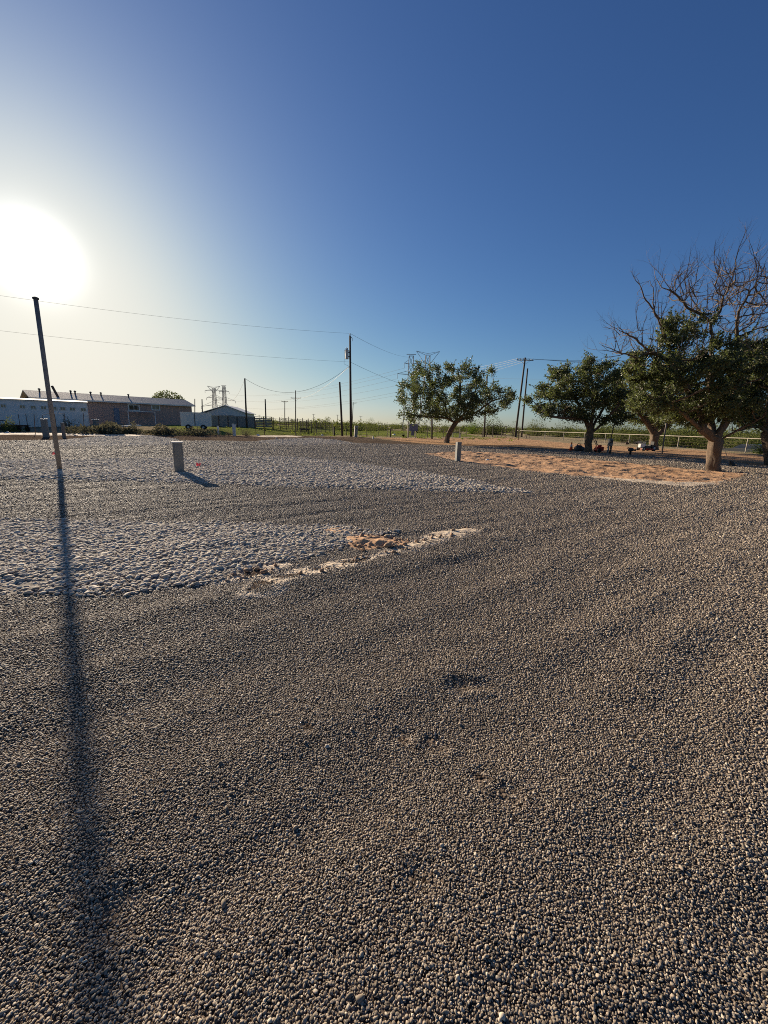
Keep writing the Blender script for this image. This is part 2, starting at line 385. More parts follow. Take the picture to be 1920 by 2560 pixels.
def patch(name, poly, height, m, step, edge=.35, rough=.5, lumps=2.0, wob=.16, grow_=0.0, streak=0.0):
    P = np.array(poly); x0, y0 = P.min(0) - .3; x1, y1 = P.max(0) + .3
    xs_ = np.arange(x0, x1 + step, step); ys_ = np.arange(y0, y1 + step, step)
    X_, Y_ = np.meshgrid(xs_, ys_); sd = grow_ + poly_sd(X_, Y_, poly) + wob * vnoise(X_ * 2.1, Y_ * 2.1) + wob * .5 * vnoise(X_ * 6, Y_ * 6)
    e = sst(0, edge, sd)
    z = Hn(X_, Y_) + min(.012, height) * np.clip(sd / .05, -1, 1) + height * e * (1 + rough * 2 * vnoise(X_ * lumps, Y_ * lumps) + rough * vnoise(X_ * lumps * 2.7, Y_ * lumps * 2.7) + .5 * rough * vnoise(X_ * lumps * 7, Y_ * lumps * 7))
    if streak:
        a_ = -.35; s_ = X_ * math.cos(a_) + Y_ * math.sin(a_); t_ = -X_ * math.sin(a_) + Y_ * math.cos(a_)
        z += streak * e * (vnoise(s_ * .35, t_ * 2.3) + .7 * vnoise(s_ * .8 + 5, t_ * 6))
    id_ = np.arange(X_.size).reshape(X_.shape)
    q = np.stack([id_[:-1, :-1], id_[:-1, 1:], id_[1:, 1:], id_[1:, :-1]], -1).reshape(-1, 4)
    keep = (sd.ravel()[q] > -.12).any(1); q = q[keep]
    used = np.unique(q); remap = np.full(X_.size, -1); remap[used] = np.arange(len(used))
    o = npmesh(name, np.stack([X_.ravel(), Y_.ravel(), z.ravel()], -1)[used], remap[q], m)
    return tag(o, kind='structure')
M_sand = mat('orange_dirt', (.60, .36, .195), (.36, .195, .095), .95, 1.2, 1.0, 9, detail=8)
M_cal = mat('pale_caliche', (.72, .61, .46), (.40, .29, .19), .95, 5.0, .9, 18, detail=9)
M_bed = mat('bed_soil', (.20, .17, .14), (.12, .10, .085), .95, 3.0, .6, 14)
patch('dirt_patch', SAND, .03, M_sand, .06, .8, .8, 3.1, .5, 0, .085)
patch('caliche_strip', gp((1430, 1189), (1500, 1190), (1600, 1197), (1720, 1204), (1800, 1203), (1850, 1196), (1790, 1213), (1720, 1218.5), (1600, 1208), (1500, 1197)), .05, M_cal, .06, 1.2, .5, 3)
patch('caliche_strip', STRIP_A, .004, M_cal, .022, .2, 1.4, 5, .30, .12, .026)
patch('caliche_strip', STRIP_B, .004, M_cal, .022, .2, 1.4, 5, .22, .06, .022)
patch('dirt_patch', MOUND, .018, M_sand, .025, .2, 1.3, 7, .3, .05, .02)
patch('dirt_patch', MOUND2, .015, M_sand, .025, .12, 1.2, 7, .1, .04, .02)
patch('caliche_strip', gp((-200, 1078), (0, 1081), (120, 1083), (260, 1085), (380, 1088), (380, 1091), (240, 1090), (100, 1088), (-200, 1086)), .03, M_cal, .12, .4, .6, 1.5, .5)
patch('caliche_strip', gp((640, 1089), (720, 1089.5), (760, 1091), (740, 1093), (660, 1093)), .03, M_cal, .15, .4, .6, 1.5, .5)
for i, (poly, h, dens) in enumerate(BEDS): patch('rock_bed', poly, h * .8, M_bed, .12 if i < 2 else .3, .4, .12, 1.5)

# ------------------------------------------------------------------ scattered stones
def scatter(name, P, rot, scl, m, label, cat, subdiv=2, rough=.35):
    me = bpy.data.meshes.new(name); P = np.asarray(P, np.float32)
    me.vertices.add(len(P)); me.vertices.foreach_set('co', P.ravel())
    a = me.attributes.new('rot', 'FLOAT_VECTOR', 'POINT'); a.data.foreach_set('vector', np.asarray(rot, np.float32).ravel())
    a = me.attributes.new('scl', 'FLOAT_VECTOR', 'POINT'); a.data.foreach_set('vector', np.asarray(scl, np.float32).ravel())
    me.materials.append(m); me.update()
    o = bpy.data.objects.new(name, me); COL.objects.link(o)
    ng = bpy.data.node_groups.new(name, 'GeometryNodeTree')
    ng.interface.new_socket('Geometry', in_out='INPUT', socket_type='NodeSocketGeometry'); ng.interface.new_socket('Geometry', in_out='OUTPUT', socket_type='NodeSocketGeometry')
    N = ng.nodes.new; L = ng.links.new
    gi = N('NodeGroupInput'); gout = N('NodeGroupOutput'); iop = N('GeometryNodeInstanceOnPoints'); jn = N('GeometryNodeJoinGeometry')
    for k in range(5):
        ic = N('GeometryNodeMeshIcoSphere'); ic.inputs['Radius'].default_value = 0.5; ic.inputs['Subdivisions'].default_value = subdiv
        nz = N('ShaderNodeTexNoise'); nz.noise_dimensions = '4D'; nz.inputs['W'].default_value = k * 3.7; nz.inputs['Scale'].default_value = 2.2; nz.inputs['Detail'].default_value = 1
        sb = N('ShaderNodeVectorMath'); sb.operation = 'SUBTRACT'; sb.inputs[1].default_value = (.5, .5, .5); L(nz.outputs['Color'], sb.inputs[0])
        sc_ = N('ShaderNodeVectorMath'); sc_.operation = 'SCALE'; sc_.inputs['Scale'].default_value = rough * 1.6; L(sb.outputs[0], sc_.inputs[0])
        sp = N('GeometryNodeSetPosition'); L(ic.outputs[0], sp.inputs[0]); L(sc_.outputs[0], sp.inputs['Offset'])
        ss = N('GeometryNodeSetShadeSmooth'); L(sp.outputs[0], ss.inputs[0])
        sm = N('GeometryNodeSetMaterial'); sm.inputs['Material'].default_value = m; L(ss.outputs[0], sm.inputs[0])
        gt = N('GeometryNodeGeometryToInstance'); L(sm.outputs[0], gt.inputs[0]); L(gt.outputs[0], jn.inputs[0])
    L(gi.outputs[0], iop.inputs['Points']); L(jn.outputs[0], iop.inputs['Instance']); iop.inputs['Pick Instance'].default_value = True
    rv = N('FunctionNodeRandomValue'); rv.data_type = 'INT'; rv.inputs[4].default_value = 0; rv.inputs[5].default_value = 4; L(rv.outputs[2], iop.inputs['Instance Index'])
    for an, sk in (('rot', 'Rotation'), ('scl', 'Scale')):
        na = N('GeometryNodeInputNamedAttribute'); na.data_type = 'FLOAT_VECTOR'; na.inputs[0].default_value = an; L(na.outputs[0], iop.inputs[sk])
    L(iop.outputs[0], gout.inputs[0])
    md = o.modifiers.new('stones', 'NODES'); md.node_group = ng
    return tag(o, label, cat, kind='stuff')
def stones(px, py, size, flat=(.38, .62), lift=.22, zoff=None, tilt=.25):
    n = len(px); sx = size * np.clip(rng.lognormal(.05, .28, n), .6, 1.8); sy = sx * rng.uniform(.5, .95, n); sz = sx * rng.uniform(*flat, n)
    rot = np.stack([rng.normal(0, tilt, n), rng.normal(0, tilt, n), rng.uniform(0, 6.283, n)], -1)
    z = Hn(px, py) + sz * lift + (0 if zoff is None else zoff)
    return np.stack([px, py, z], -1), rot, np.stack([sx, sy, sz], -1)
def ring_points(r0, r1, s0, p, half=1.0, back=1.3):
    out = []; r = r0
    while r < r1:
        s = s0 * max(1.0, r / 2.3) ** p
        n = int(2 * half * r / s); th = (np.arange(n) + rng.uniform(0, 1, n)) / n * 2 * half - half
        rr = r + rng.uniform(-.55, .55, n) * s
        out.append(np.stack([rr * np.sin(th), rr * np.cos(th), np.full(n, s)], -1)); r += s
    return np.concatenate(out)
# rings centred a little behind the camera so that the near ground is covered to both sides
Q = ring_points(1.05, 36, .0072, .83, half=.98)
qx, qy, qs = Q[:, 0], Q[:, 1] - 0.75, Q[:, 2]
ok = np.ones(len(qx), bool)
for poly in [b_[0] for b_ in BEDS[:2]] + [SAND, STRIP_A, STRIP_B, MOUND, MOUND2]:
    sdq = poly_sd(qx, qy, poly); strip = poly is STRIP_A or poly is STRIP_B
    pr = (.22 if strip else .07 if not (poly is SAND or poly is MOUND or poly is MOUND2) else .12 if poly is not SAND else .02) * np.clip(1 + 4 * vnoise(qx * 5, qy * 5), 0, 3) + .55 * np.exp(-np.clip(sdq, 0, 9) / (.06 if strip else .15))
    ok &= (sdq < 0) | (rng.random(len(qx)) < pr)
ok &= poly_sd(qx, qy, LOT) > 0
P, ro, sc_ = stones(qx[ok], qy[ok], qs[ok] * 1.05)
big_ = rng.random(len(P)) < .0012; sc_[big_] *= rng.uniform(1.3, 1.9, (big_.sum(), 1)); P[big_, 2] += .004
scatter('pea_gravel', P, ro, sc_, PEB, 'loose brown grey pea gravel spread over the near lot', 'gravel', subdiv=2 )
print('pebbles', len(P))
for i, (poly, h, dens) in enumerate(BEDS):
    A = np.array(poly); lo, hi = A.min(0), A.max(0); n = int((hi[0] - lo[0]) * (hi[1] - lo[1]) * dens)
    x = rng.uniform(lo[0], hi[0], n); y = rng.uniform(lo[1], hi[1], n)
    sd = poly_sd(x, y, poly) + .25 * vnoise(x * 1.5, y * 1.5); k = sd > rng.exponential(.22, n) - .16
    for pl in (STRIP_A, STRIP_B, MOUND): k &= (poly_sd(x, y, pl) < .02) | (rng.random(n) < .02)
    x, y, sd = x[k], y[k], sd[k]
    P, ro, sc_ = stones(x, y, rng.uniform(.022, .052, len(x)) * (1.0, 1.5, 1.9, 1.9)[i], (.30, .5), .2, zoff=h * sst(0, .4, sd) * .8 + .006, tilt=.18)
    scatter('river_rock', P, ro, sc_, ROCK, ['grey river rocks heaped in the front rock bed on the left', 'grey river rocks in the middle rock bed around the leftmost grey post', 'pale rocks in the far left bed beside the yard edge', 'pale rocks in the far strip near the transformer pole'][i], 'rocks', subdiv=2)
cx, cy = [], []
for poly, n, s in ((SAND, 2600, 0), (STRIP_A, 260, 0), (STRIP_B, 80, 0), (MOUND, 700, 0)):
    A = np.array(poly); lo, hi = A.min(0), A.max(0); x = rng.uniform(lo[0], hi[0], n * 4); y = rng.uniform(lo[1], hi[1], n * 4)
    k = poly_sd(x, y, poly) > 0; cx.append(x[k][:n]); cy.append(y[k][:n])
cx = np.concatenate(cx); cy = np.concatenate(cy)
P, ro, sc_ = stones(cx, cy, (.010 + .05 * rng.random(len(cx)) ** 6), (.5, .8), .3, zoff=.004 + .035 * (np.hypot(cx, cy) > 9))
scatter('dirt_clods', P, ro, sc_, CLOD, 'orange and pale clods on the bare dirt patches', 'clods')

# ------------------------------------------------------------------ trees
def tree_mesh(pos, par, r_tip, expo, trunk_r, base_flare=1.14, thin=None):
    n = len(pos); rad = np.zeros(n); acc = np.zeros(n); ch = [[] for _ in range(n)]
    for i in range(n):
        if par[i] >= 0: ch[par[i]].append(i)
    for i in range(n - 1, -1, -1):
        rad[i] = max(r_tip, acc[i] ** (1 / expo)) if acc[i] > 0 else r_tip
        if par[i] >= 0: acc[par[i]] += rad[i] ** expo
    k = (trunk_r - r_tip) / max(rad[0] - r_tip, 1e-6)
    rad = r_tip + (rad - r_tip) * k
    h0 = pos[0, 2]; flare = 1 + (base_flare - 1) * np.exp(-((pos[:, 2] - h0) / .22)); rad = np.where(rad > trunk_r * .8, rad * flare, rad)
    if thin: rad = np.minimum(rad, np.interp(pos[:, 2], [thin[0], thin[2]], [thin[1], thin[3]]) + (pos[:, 2] < thin[0]) * 9)
    V = []; Fc = []; base = 0
    starts = [0]
    for i in range(n):
        if len(ch[i]) > 1:
            m = max(ch[i], key=lambda c: rad[c]); starts += [c for c in ch[i] if c != m]
    for s in starts:
        chain = [s] if par[s] < 0 else [par[s], s]
        rr = [rad[s]] if par[s] < 0 else [min(rad[par[s]], rad[s] * 1.15), rad[s]]
        c = s
        while ch[c]:
            c = max(ch[c], key=lambda q: rad[q]); chain.append(c); rr.append(rad[c])
        if len(chain) < 2: continue
        R0 = max(rr); sides = 18 if R0 > .12 else 7 if R0 > .05 else 4 if R0 > .018 else 3
        pts = pos[chain]; t = np.gradient(pts, axis=0); t /= np.linalg.norm(t, axis=1)[:, None] + 1e-9
        ref = np.array([1., .13, .07]) if abs(t[0][0]) < .8 else np.array([0., 1., .1])
        for j in range(len(chain)):
            ref = ref - t[j] * (ref @ t[j]); ref /= np.linalg.norm(ref) + 1e-9; bn = np.cross(t[j], ref)
            for q in range(sides):
                a = 2 * math.pi * q / sides
                wob = 1 + (.13 * math.sin(a * 3 + pts[j][2] * 1.7) + .09 * math.sin(a * 5 - pts[j][2] * 3.1) + .06 * math.sin(a * 2 + pts[j][2] * 7)) * (1 if rr[j] > .12 else 0)
                V.append(pts[j] + (ref * math.cos(a) + bn * math.sin(a)) * rr[j] * wob)
        for j in range(len(chain) - 1):
            for q in range(sides):
                a = base + j * sides + q; b = base + j * sides + (q + 1) % sides
                Fc.append((a, b, b + sides, a + sides))
        base += len(chain) * sides
    return np.array(V), np.array(Fc), rad, ch
def leaves(P, D, size, droop=.5, asp=.72):
    """folded four-sided leaves at points P, growing along D"""
    n = len(P); s = size * rng.uniform(.7, 1.3, n)[:, None]
    d = D + rng.normal(0, .75, (n, 3)); d[:, 2] -= droop; d /= np.linalg.norm(d, axis=1)[:, None] + 1e-9
    u = rng.normal(0, 1, (n, 3)); u[:, 2] *= .6; sd = np.cross(d, u); sd /= np.linalg.norm(sd, axis=1)[:, None] + 1e-9
    nr = np.cross(sd, d)
    V = np.stack([P, P + d * s * .42 + sd * s * asp * .5 - nr * s * .10, P + d * s - nr * s * .08, P + d * s * .42 - sd * s * asp * .5 - nr * s * .10], 1).reshape(-1, 3)
    i = np.arange(n)[:, None] * 4
    T = np.concatenate([np.concatenate([i, i + 1, i + 2], 1), np.concatenate([i, i + 2, i + 3], 1)], 0)
    tone = np.repeat(np.clip(rng.normal(.45, .3, n), 0, 1), 4)
    return V, T, tone
def ell_points(n, ells, hole=None):
    """random points in a union of ellipsoids (cx, cy, cz, rx, ry, rz), denser towards the outside"""
    vol = np.array([e[3] * e[4] * e[5] for e in ells]); out = []
    for e, w in zip(ells, vol / vol.sum()):
        m = int(n * w) + 1; d = rng.normal(0, 1, (m, 3)); d /= np.linalg.norm(d, axis=1)[:, None]
        r = rng.random(m)[:, None] ** (1 / 2.6); out.append(np.array(e[:3]) + d * r * np.array(e[3:]))
    return np.concatenate(out)

def make_tree(name, base, label, limbs, ells, n_attr, trunk_r, leaf_n, leaf_s, bare=None, n_bare=0, step=.28, infl=2.4, kill=.5, mat_leaf=None, group='mulberry trees round the lot', tip=.006, expo=2.25, clump=.16, gap=-.55, n_shoot=420, thin=None):
    root = thing(name, base, label, 'tree', group)
    A = ell_points(n_attr, ells); A = A[A[:, 2] > 1.2]
    nA = len(A)
    if bare: A = np.concatenate([A, ell_points(n_bare, bare)])
    pos, par, n0 = grow(limbs, A, step, infl, kill)
    V, Fc, rad, ch = tree_mesh(pos, par, tip, expo, trunk_r, thin=thin)
    t = npmesh('trunk', V, Fc, M_bark, root)
    # twigs that carry leaves
    tw = np.array([i for i in range(n0, len(pos)) if rad[i] < tip * 2.4])
    inside = np.zeros(len(tw), bool)
    for e in ells:
        q = (pos[tw] - np.array(e[:3])) / (np.array(e[3:]) * 1.06); inside |= (q * q).sum(1) < 1
    tw = tw[inside]
    c = pos[tw]; f = 1.7
    nz = np.sin(c[:, 0] * f * 1.9 + 1.3 * np.sin(c[:, 1] * f * 1.3)) + np.sin(c[:, 1] * f * 2.1 + 2 + 1.1 * np.sin(c[:, 2] * f * 1.7)) + np.sin(c[:, 2] * f * 2.4 + 4 + 1.2 * np.sin(c[:, 0] * f))
    tw = tw[nz > gap]
    # leafy shoots that break the outline
    cen = pos[tw].mean(0); sel = rng.choice(tw, min(len(tw), n_shoot), replace=False); sv = []; sP = []; sD = []; smb = MB()
    for i in sel:
        d = pos[i] - cen; d[2] = abs(d[2]) * .7 + .5; d /= np.linalg.norm(d); d += rng.normal(0, .35, 3); d /= np.linalg.norm(d)
        Ls = rng.uniform(2.5, 6) * leaf_s; e2 = d * .8 + np.array([0, 0, .25]); p0 = pos[i]; p1 = p0 + d * Ls * .5; p2 = p1 + e2 * Ls * .5
        smb.tube([p0, p1, p2], [tip * .9, tip * .7, tip * .4], 3)
        for tt in np.linspace(.1, 1, int(Ls / (leaf_s * .3))):
            sP.append(p0 + (p1 - p0) * min(tt * 2, 1) + (p2 - p1) * max(tt * 2 - 1, 0)); sD.append(d)
    smb.build('shoots', M_twig, root)['kind'] = 'stuff'
    D = pos[tw] - pos[par[tw]]; D /= np.linalg.norm(D, axis=1)[:, None] + 1e-9
    pick = rng.integers(0, len(tw), leaf_n)
    Pn = pos[tw][pick] - D[pick] * rng.random((leaf_n, 1)) * step + rng.normal(0, clump, (leaf_n, 3))
    Vl, Tl, tone = leaves(np.concatenate([Pn, np.array(sP)]), np.concatenate([D[pick], np.array(sD)]), leaf_s)
    npmesh('crown', Vl, Tl, mat_leaf or M_leaf, root, smooth=False, attrs={'tone': tone})
    return root, pos, par, rad
def grow(limbs, attr, step, infl, kill, it=200, jit=.13, up=.05):
    pos = []; par = []; rng_idx = []
    for pth, pi in limbs:
        pts = [np.array(p, float) for p in pth]; ids = []
        if pi is None: last = -1
        else:
            c = np.array(rng_idx[pi]); pp = np.array([pos[i] for i in c]); last = c[np.linalg.norm(pp - pts[0], axis=1).argmin()]
        first = True
        for i in range(len(pts) - 1):
            n = max(1, int(np.linalg.norm(pts[i + 1] - pts[i]) / step))
            for k in range(0 if (first and pi is None) else 1, n + 1):
                q = pts[i] + (pts[i + 1] - pts[i]) * k / n
                if pi is not None or i or k: q = q + rng.normal(0, .018, 3)
                pos.append(q); par.append(last); last = len(pos) - 1; ids.append(last); first = False
        rng_idx.append(ids)
    pos = np.array(pos); A = np.array(attr); n0 = len(pos)
    near = np.full(len(A), -1); nd = np.full(len(A), 1e9)
    def upd(start):
        for s in range(start, len(pos), 200):
            D = np.linalg.norm(A[:, None, :] - pos[None, s:s + 200, :], axis=2); j = D.argmin(1); dm = D[np.arange(len(A)), j]
            b = dm < nd; nd[b] = dm[b]; near[b] = j[b] + s
    upd(0); alive = nd > kill
    for _ in range(it):
        act = alive & (nd < infl)
        if not act.any(): break
        ids = near[act]; dirs = A[act] - pos[ids]; dirs /= np.linalg.norm(dirs, axis=1)[:, None] + 1e-9
        u, inv = np.unique(ids, return_inverse=True); sm = np.zeros((len(u), 3)); np.add.at(sm, inv.ravel(), dirs)
        sm /= np.linalg.norm(sm, axis=1)[:, None] + 1e-9
        sm += rng.normal(0, jit, sm.shape); sm[:, 2] += up; sm /= np.linalg.norm(sm, axis=1)[:, None]
        st = len(pos); pos = np.concatenate([pos, pos[u] + sm * step]); par += list(u)
        upd(st); alive &= nd > kill
        if len(pos) > 16000: break
    return pos, np.array(par), n0

def loc(base, u, v, dy=0.0):
    """local coordinates of a pixel at the tree's own distance (plus dy)"""
    p = at(u, v, base.y + dy) ; return tuple(p - base)
def lm(base, *pts):
    return [loc(base, *p) for p in pts]

# tree by the wire fence, leaning trunk with a sawn stub
b1 = G(1117, 1107)
L1 = [([(0, 0, -.1)] + lm(b1, (1119, 1092), (1126, 1076), (1138, 1058)), None),
      (lm(b1, (1119, 1090), (1114, 1083), (1111, 1079)), 0),
      (lm(b1, (1138, 1058), (1120, 1046, -.4), (1085, 1042, -1.0), (1045, 1040, -1.6), (1010, 1030, -2)), 0),
      (lm(b1, (1136, 1058), (1118, 1035, .4), (1112, 1010, .6), (1095, 985, .8)), 0),
      (lm(b1, (1140, 1056), (1142, 1030, .3), (1150, 990, .5), (1150, 950, .3)), 0),
      (lm(b1, (1140, 1057), (1165, 1044, .5), (1195, 1028, 1), (1230, 1002, 1.2), (1270, 990, 1.3)), 0),
      (lm(b1, (1140, 1056), (1160, 1035, -1.5), (1175, 1005, -2.5), (1190, 975, -3)), 0),
      (lm(b1, (1136, 1057), (1100, 1030, 1.6), (1060, 1000, 2.6)), 0)]
def E(base, u, v, ru, rv, dy=0, ry=None):
    k = base.y / F * 1.0; c = loc(base, u, v, dy); return (*c, ru * k, (ry if ry else ru * k), rv * k)
e1 = [E(b1, 1130, 985, 100, 72), E(b1, 1045, 1000, 62, 55, -1), E(b1, 1035, 1035, 52, 26, -1, 2.2), E(b1, 1060, 950, 60, 50, .5), E(b1, 1150, 940, 60, 42, .5), E(b1, 1225, 990, 62, 52, 1), E(b1, 1265, 1000, 34, 24, 1.4), E(b1, 1225, 945, 36, 30, .5), E(b1, 1160, 1015, 85, 34, -2)]
make_tree('mulberry_tree', b1, 'wide leafy tree with leaning trunk and sawn stub, alone left of the crossarm pole', L1, e1, 1100, .24, 32000, .132, tip=.009, clump=.17, gap=-.75, step=.3, infl=2.6, kill=.55)

b2 = G(1471, 1131)
L2 = [([(0, 0, -.1)] + lm(b2, (1471, 1110), (1474, 1085), (1478, 1068)), None),
      (lm(b2, (1474, 1082), (1466, 1062, .2), (1462, 1050), (1440, 1046, -.5), (1400, 1044, -1), (1365, 1040, -1.4)), 0),
      (lm(b2, (1476, 1070), (1466, 1048, .3), (1452, 1020, .5), (1430, 985, .5), (1400, 955, .3)), 0),
      (lm(b2, (1478, 1068), (1480, 1040, .2), (1488, 1000, .3), (1480, 950, .3), (1475, 920)), 0),
      (lm(b2, (1478, 1082), (1500, 1064, -.3), (1520, 1045, -.6), (1545, 1015, -1)), 0),
      (lm(b2, (1478, 1070), (1498, 1040, 1), (1520, 1000, 1.5), (1540, 960, 1.6)), 0)]
e2 = [E(b2, 1455, 985, 110, 70), E(b2, 1370, 1005, 60, 40, -.5), E(b2, 1400, 940, 45, 38, .3), E(b2, 1470, 925, 60, 36, .2), E(b2, 1545, 985, 62, 75, 0), E(b2, 1400, 1030, 70, 20, -1, 2.0), E(b2, 1540, 940, 55, 50, .5)]
make_tree('mulberry_tree', b2, 'dark leafy tree with forked trunk beside the orange traffic cone', L2, e2, 1200, .235, 30000, .118, tip=.008, clump=.15, gap=-.55, step=.26, infl=2.2, kill=.46)

b3 = G(1635, 1124)
L3 = [([(0, 0, -.1)] + lm(b3, (1635, 1105), (1637, 1088)), None),
      (lm(b3, (1634, 1090), (1625, 1072), (1612, 1050), (1590, 1020)), 0),
      (lm(b3, (1637, 1088), (1638, 1065), (1640, 1030), (1640, 980)), 0),
      (lm(b3, (1639, 1092), (1655, 1078), (1668, 1060), (1690, 1030)), 0)]
e3 = [E(b3, 1630, 1005, 105, 62), E(b3, 1580, 985, 62, 70, 0), E(b3, 1690, 1010, 70, 60), E(b3, 1600, 930, 60, 40), E(b3, 1640, 1045, 110, 24)]
make_tree('mulberry_tree', b3, 'dense tree behind the big bare-topped tree, clutter at its foot', L3, e3, 1100, .33, 26000, .14, tip=.009, clump=.15, step=.3, infl=2.5, kill=.52)

b5 = G(1930, 1163)
L5 = [([(0, 0, -.1)] + lm(b5, (1928, 1130), (1922, 1100), (1918, 1085)), None),
      (lm(b5, (1918, 1085), (1905, 1068, -.3), (1880, 1066, -.5), (1850, 1074, -.6), (1822, 1078, -.8)), 0),
      (lm(b5, (1918, 1085), (1912, 1050, .3), (1895, 1010, .5), (1870, 960, .6)), 0),
      (lm(b5, (1920, 1085), (1945, 1050), (1980, 1000), (2010, 940)), 0)]
e5 = [E(b5, 1930, 980, 140, 85), E(b5, 1860, 1020, 75, 40, .5), E(b5, 1940, 900, 90, 55, 0), E(b5, 2020, 1000, 90, 70)]
make_tree('mulberry_tree', b5, 'tree cut off by the right edge, arching limb over the parked car', L5, e5, 1300, .26, 22000, .12, tip=.008, clump=.12, step=.24, infl=2.0, kill=.42)

b4 = G(1787, 1178)
L4 = [([(0, 0, -.15)] + lm(b4, (1786, 1150), (1790, 1115), (1793, 1090)), None),
      (lm(b4, (1788, 1100), (1772, 1086, -.2), (1752, 1072, -.35), (1738, 1062, -.4), (1734, 1050, -.4)), 0),
      (lm(b4, (1752, 1072, -.35), (1756, 1045, -.2), (1740, 1010), (1710, 960, -.2), (1670, 905, -.3)), 1),
      (lm(b4, (1793, 1090), (1806, 1068), (1818, 1045), (1832, 1010, .2), (1850, 960, .3), (1880, 900, .3)), 0),
      (lm(b4, (1798, 1104), (1818, 1090, -.2), (1845, 1074, -.4), (1880, 1058, -.7), (1915, 1040, -1)), 0),
      (lm(b4, (1785, 1092), (1776, 1050, .4), (1776, 990, .5), (1778, 900, .4), (1779, 830, .3), (1776, 805, .3)), 0),
      (lm(b4, (1776, 805, .3), (1750, 785, .1), (1720, 770), (1690, 735, -.2), (1655, 718, -.3)), 5),
      (lm(b4, (1778, 810, .3), (1800, 780, .2), (1810, 740), (1840, 700), (1836, 640)), 5),
      (lm(b4, (1850, 960, .3), (1842, 830, .3), (1845, 780), (1870, 740), (1900, 690), (1925, 630)), 3),
      (lm(b4, (1670, 905, -.3), (1630, 880, -.4), (1590, 850, -.6), (1545, 818, -.8)), 2),
      (lm(b4, (1738, 1062, -.4), (1705, 1030, -.7), (1660, 1005, -.9), (1615, 985, -1.0)), 1),
      (lm(b4, (1630, 880, -.4), (1590, 895, -.6), (1545, 880, -.7), (1505, 862, -.9)), 9),
      (lm(b4, (1690, 930, -.2), (1650, 800, -.2), (1615, 750, -.3), (1590, 690, -.4)), 2),
      (lm(b4, (1700, 950, -.2), (1660, 830, -.3), (1635, 780, -.3), (1632, 720, -.3)), 2)]
e4 = [E(b4, 1740, 960, 150, 95), E(b4, 1660, 920, 80, 60, -.3), E(b4, 1700, 850, 75, 55, 0), E(b4, 1790, 890, 60, 45, .3), E(b4, 1860, 930, 90, 80, .2), E(b4, 1640, 1000, 70, 45, -.5), E(b4, 1780, 1020, 130, 30, .2), E(b4, 1920, 900, 60, 70, .3)]
bare4 = [E(b4, 1700, 740, 60, 70, 0), E(b4, 1830, 755, 90, 75, .2), E(b4, 1570, 855, 65, 35, -.6), E(b4, 1610, 730, 30, 50, -.3), E(b4, 1640, 760, 24, 55, -.3), E(b4, 1920, 790, 70, 85, .2)]
r4, pos4, par4, rad4 = make_tree('mulberry_tree', b4, 'big near tree with bare grey twigs rising above its leaves', L4, e4, 1500, .235, 42000, .085, bare4, 1500, step=.16, infl=1.6, kill=.22, tip=.0075, clump=.09, n_shoot=900, gap=-.35, thin=(3.9, .09, 7.6, .018))

# bare upright shoots above the near tree's leaves
mb = MB(); tops = [i for i in range(len(pos4)) if pos4[i, 2] > 4.3 and rad4[i] > .011]
def shoot(p, d, L, r_, lev):
    pts = [p]; rs = [r_]; n_ = 6
    for k_ in range(n_):
        d = d + np.array([0, 0, .10]) + rng.normal(0, .13, 3); d /= np.linalg.norm(d); p = p + d * L / n_; pts.append(p); rs.append(r_ * (1 - .8 * (k_ + 1) / n_))
        if lev > 0 and k_ > 0 and rng.random() < .8:
            q = d + rng.normal(0, .55, 3); q /= np.linalg.norm(q); shoot(p, q, L * rng.uniform(.35, .6), rs[-1] * .75, lev - 1)
    mb.tube([tuple(a_) for a_ in pts], rs, 3)
for i in rng.choice(tops, 210):
    d = pos4[i] - pos4[par4[i]]; d /= np.linalg.norm(d); d = d * .5 + np.array([0, 0, .55]) + rng.normal(0, .4, 3); d /= np.linalg.norm(d)
    shoot(pos4[i], d, rng.uniform(.6, 1.45), .019, 2)
mb.build('bare_twigs', M_twig, r4)['kind'] = 'stuff'

# ------------------------------------------------------------------ scrub and grass
def bush_arrays(n, rx, ry, rz, ls, stems=7):
    d = rng.normal(0, 1, (n, 3)); d /= np.linalg.norm(d, axis=1)[:, None]; d[:, 2] = abs(d[:, 2])
    r = rng.random((n, 1)) ** .5; lob = 1 + .35 * np.sin(d[:, :1] * 5 + d[:, 1:2] * 4 + rng.random() * 9)
    P = d * r * lob * np.array([rx, ry, rz]); P[:, 2] += .05
    return leaves(P, d, ls, .1)
def bush(name, base, w, h, label, m=None, n=700, ls=None, group=None):
    root = thing(name, base, label, 'bush', group)
    V, T, tone = bush_arrays(n, w / 2, w / 2, h, ls or max(.05, w * .09)); npmesh('foliage', V, T, m or M_bush, root, smooth=False, attrs={'tone': tone})
    mb = MB()
    for k in range(6):
        a = rng.random() * 6.28; mb.tube([(0, 0, -.05), (math.cos(a) * w * .12, math.sin(a) * w * .12, h * .35), (math.cos(a) * w * .3, math.sin(a) * w * .3, h * .75)], [.03, .02, .008], 4)
    mb.build('stem', M_twig, root); return root
def scrub_band(name, label, pts, ls, n_leaf, m):
    Vs, Ts, ts = [], [], []; base = 0
    for (x, y, w, h) in pts:
        V, T, t = bush_arrays(n_leaf, w / 2, w / 2, h, ls * w); V = V + np.array([x, y, Hs(x, y) - .1])
        Vs.append(V); Ts.append(T + base); ts.append(t); base += len(V)
    o = npmesh(name, np.concatenate(Vs), np.concatenate(Ts), m, smooth=False, attrs={'tone': np.concatenate(ts)})
    return tag(o, label, 'scrub', kind='stuff')
pts = []
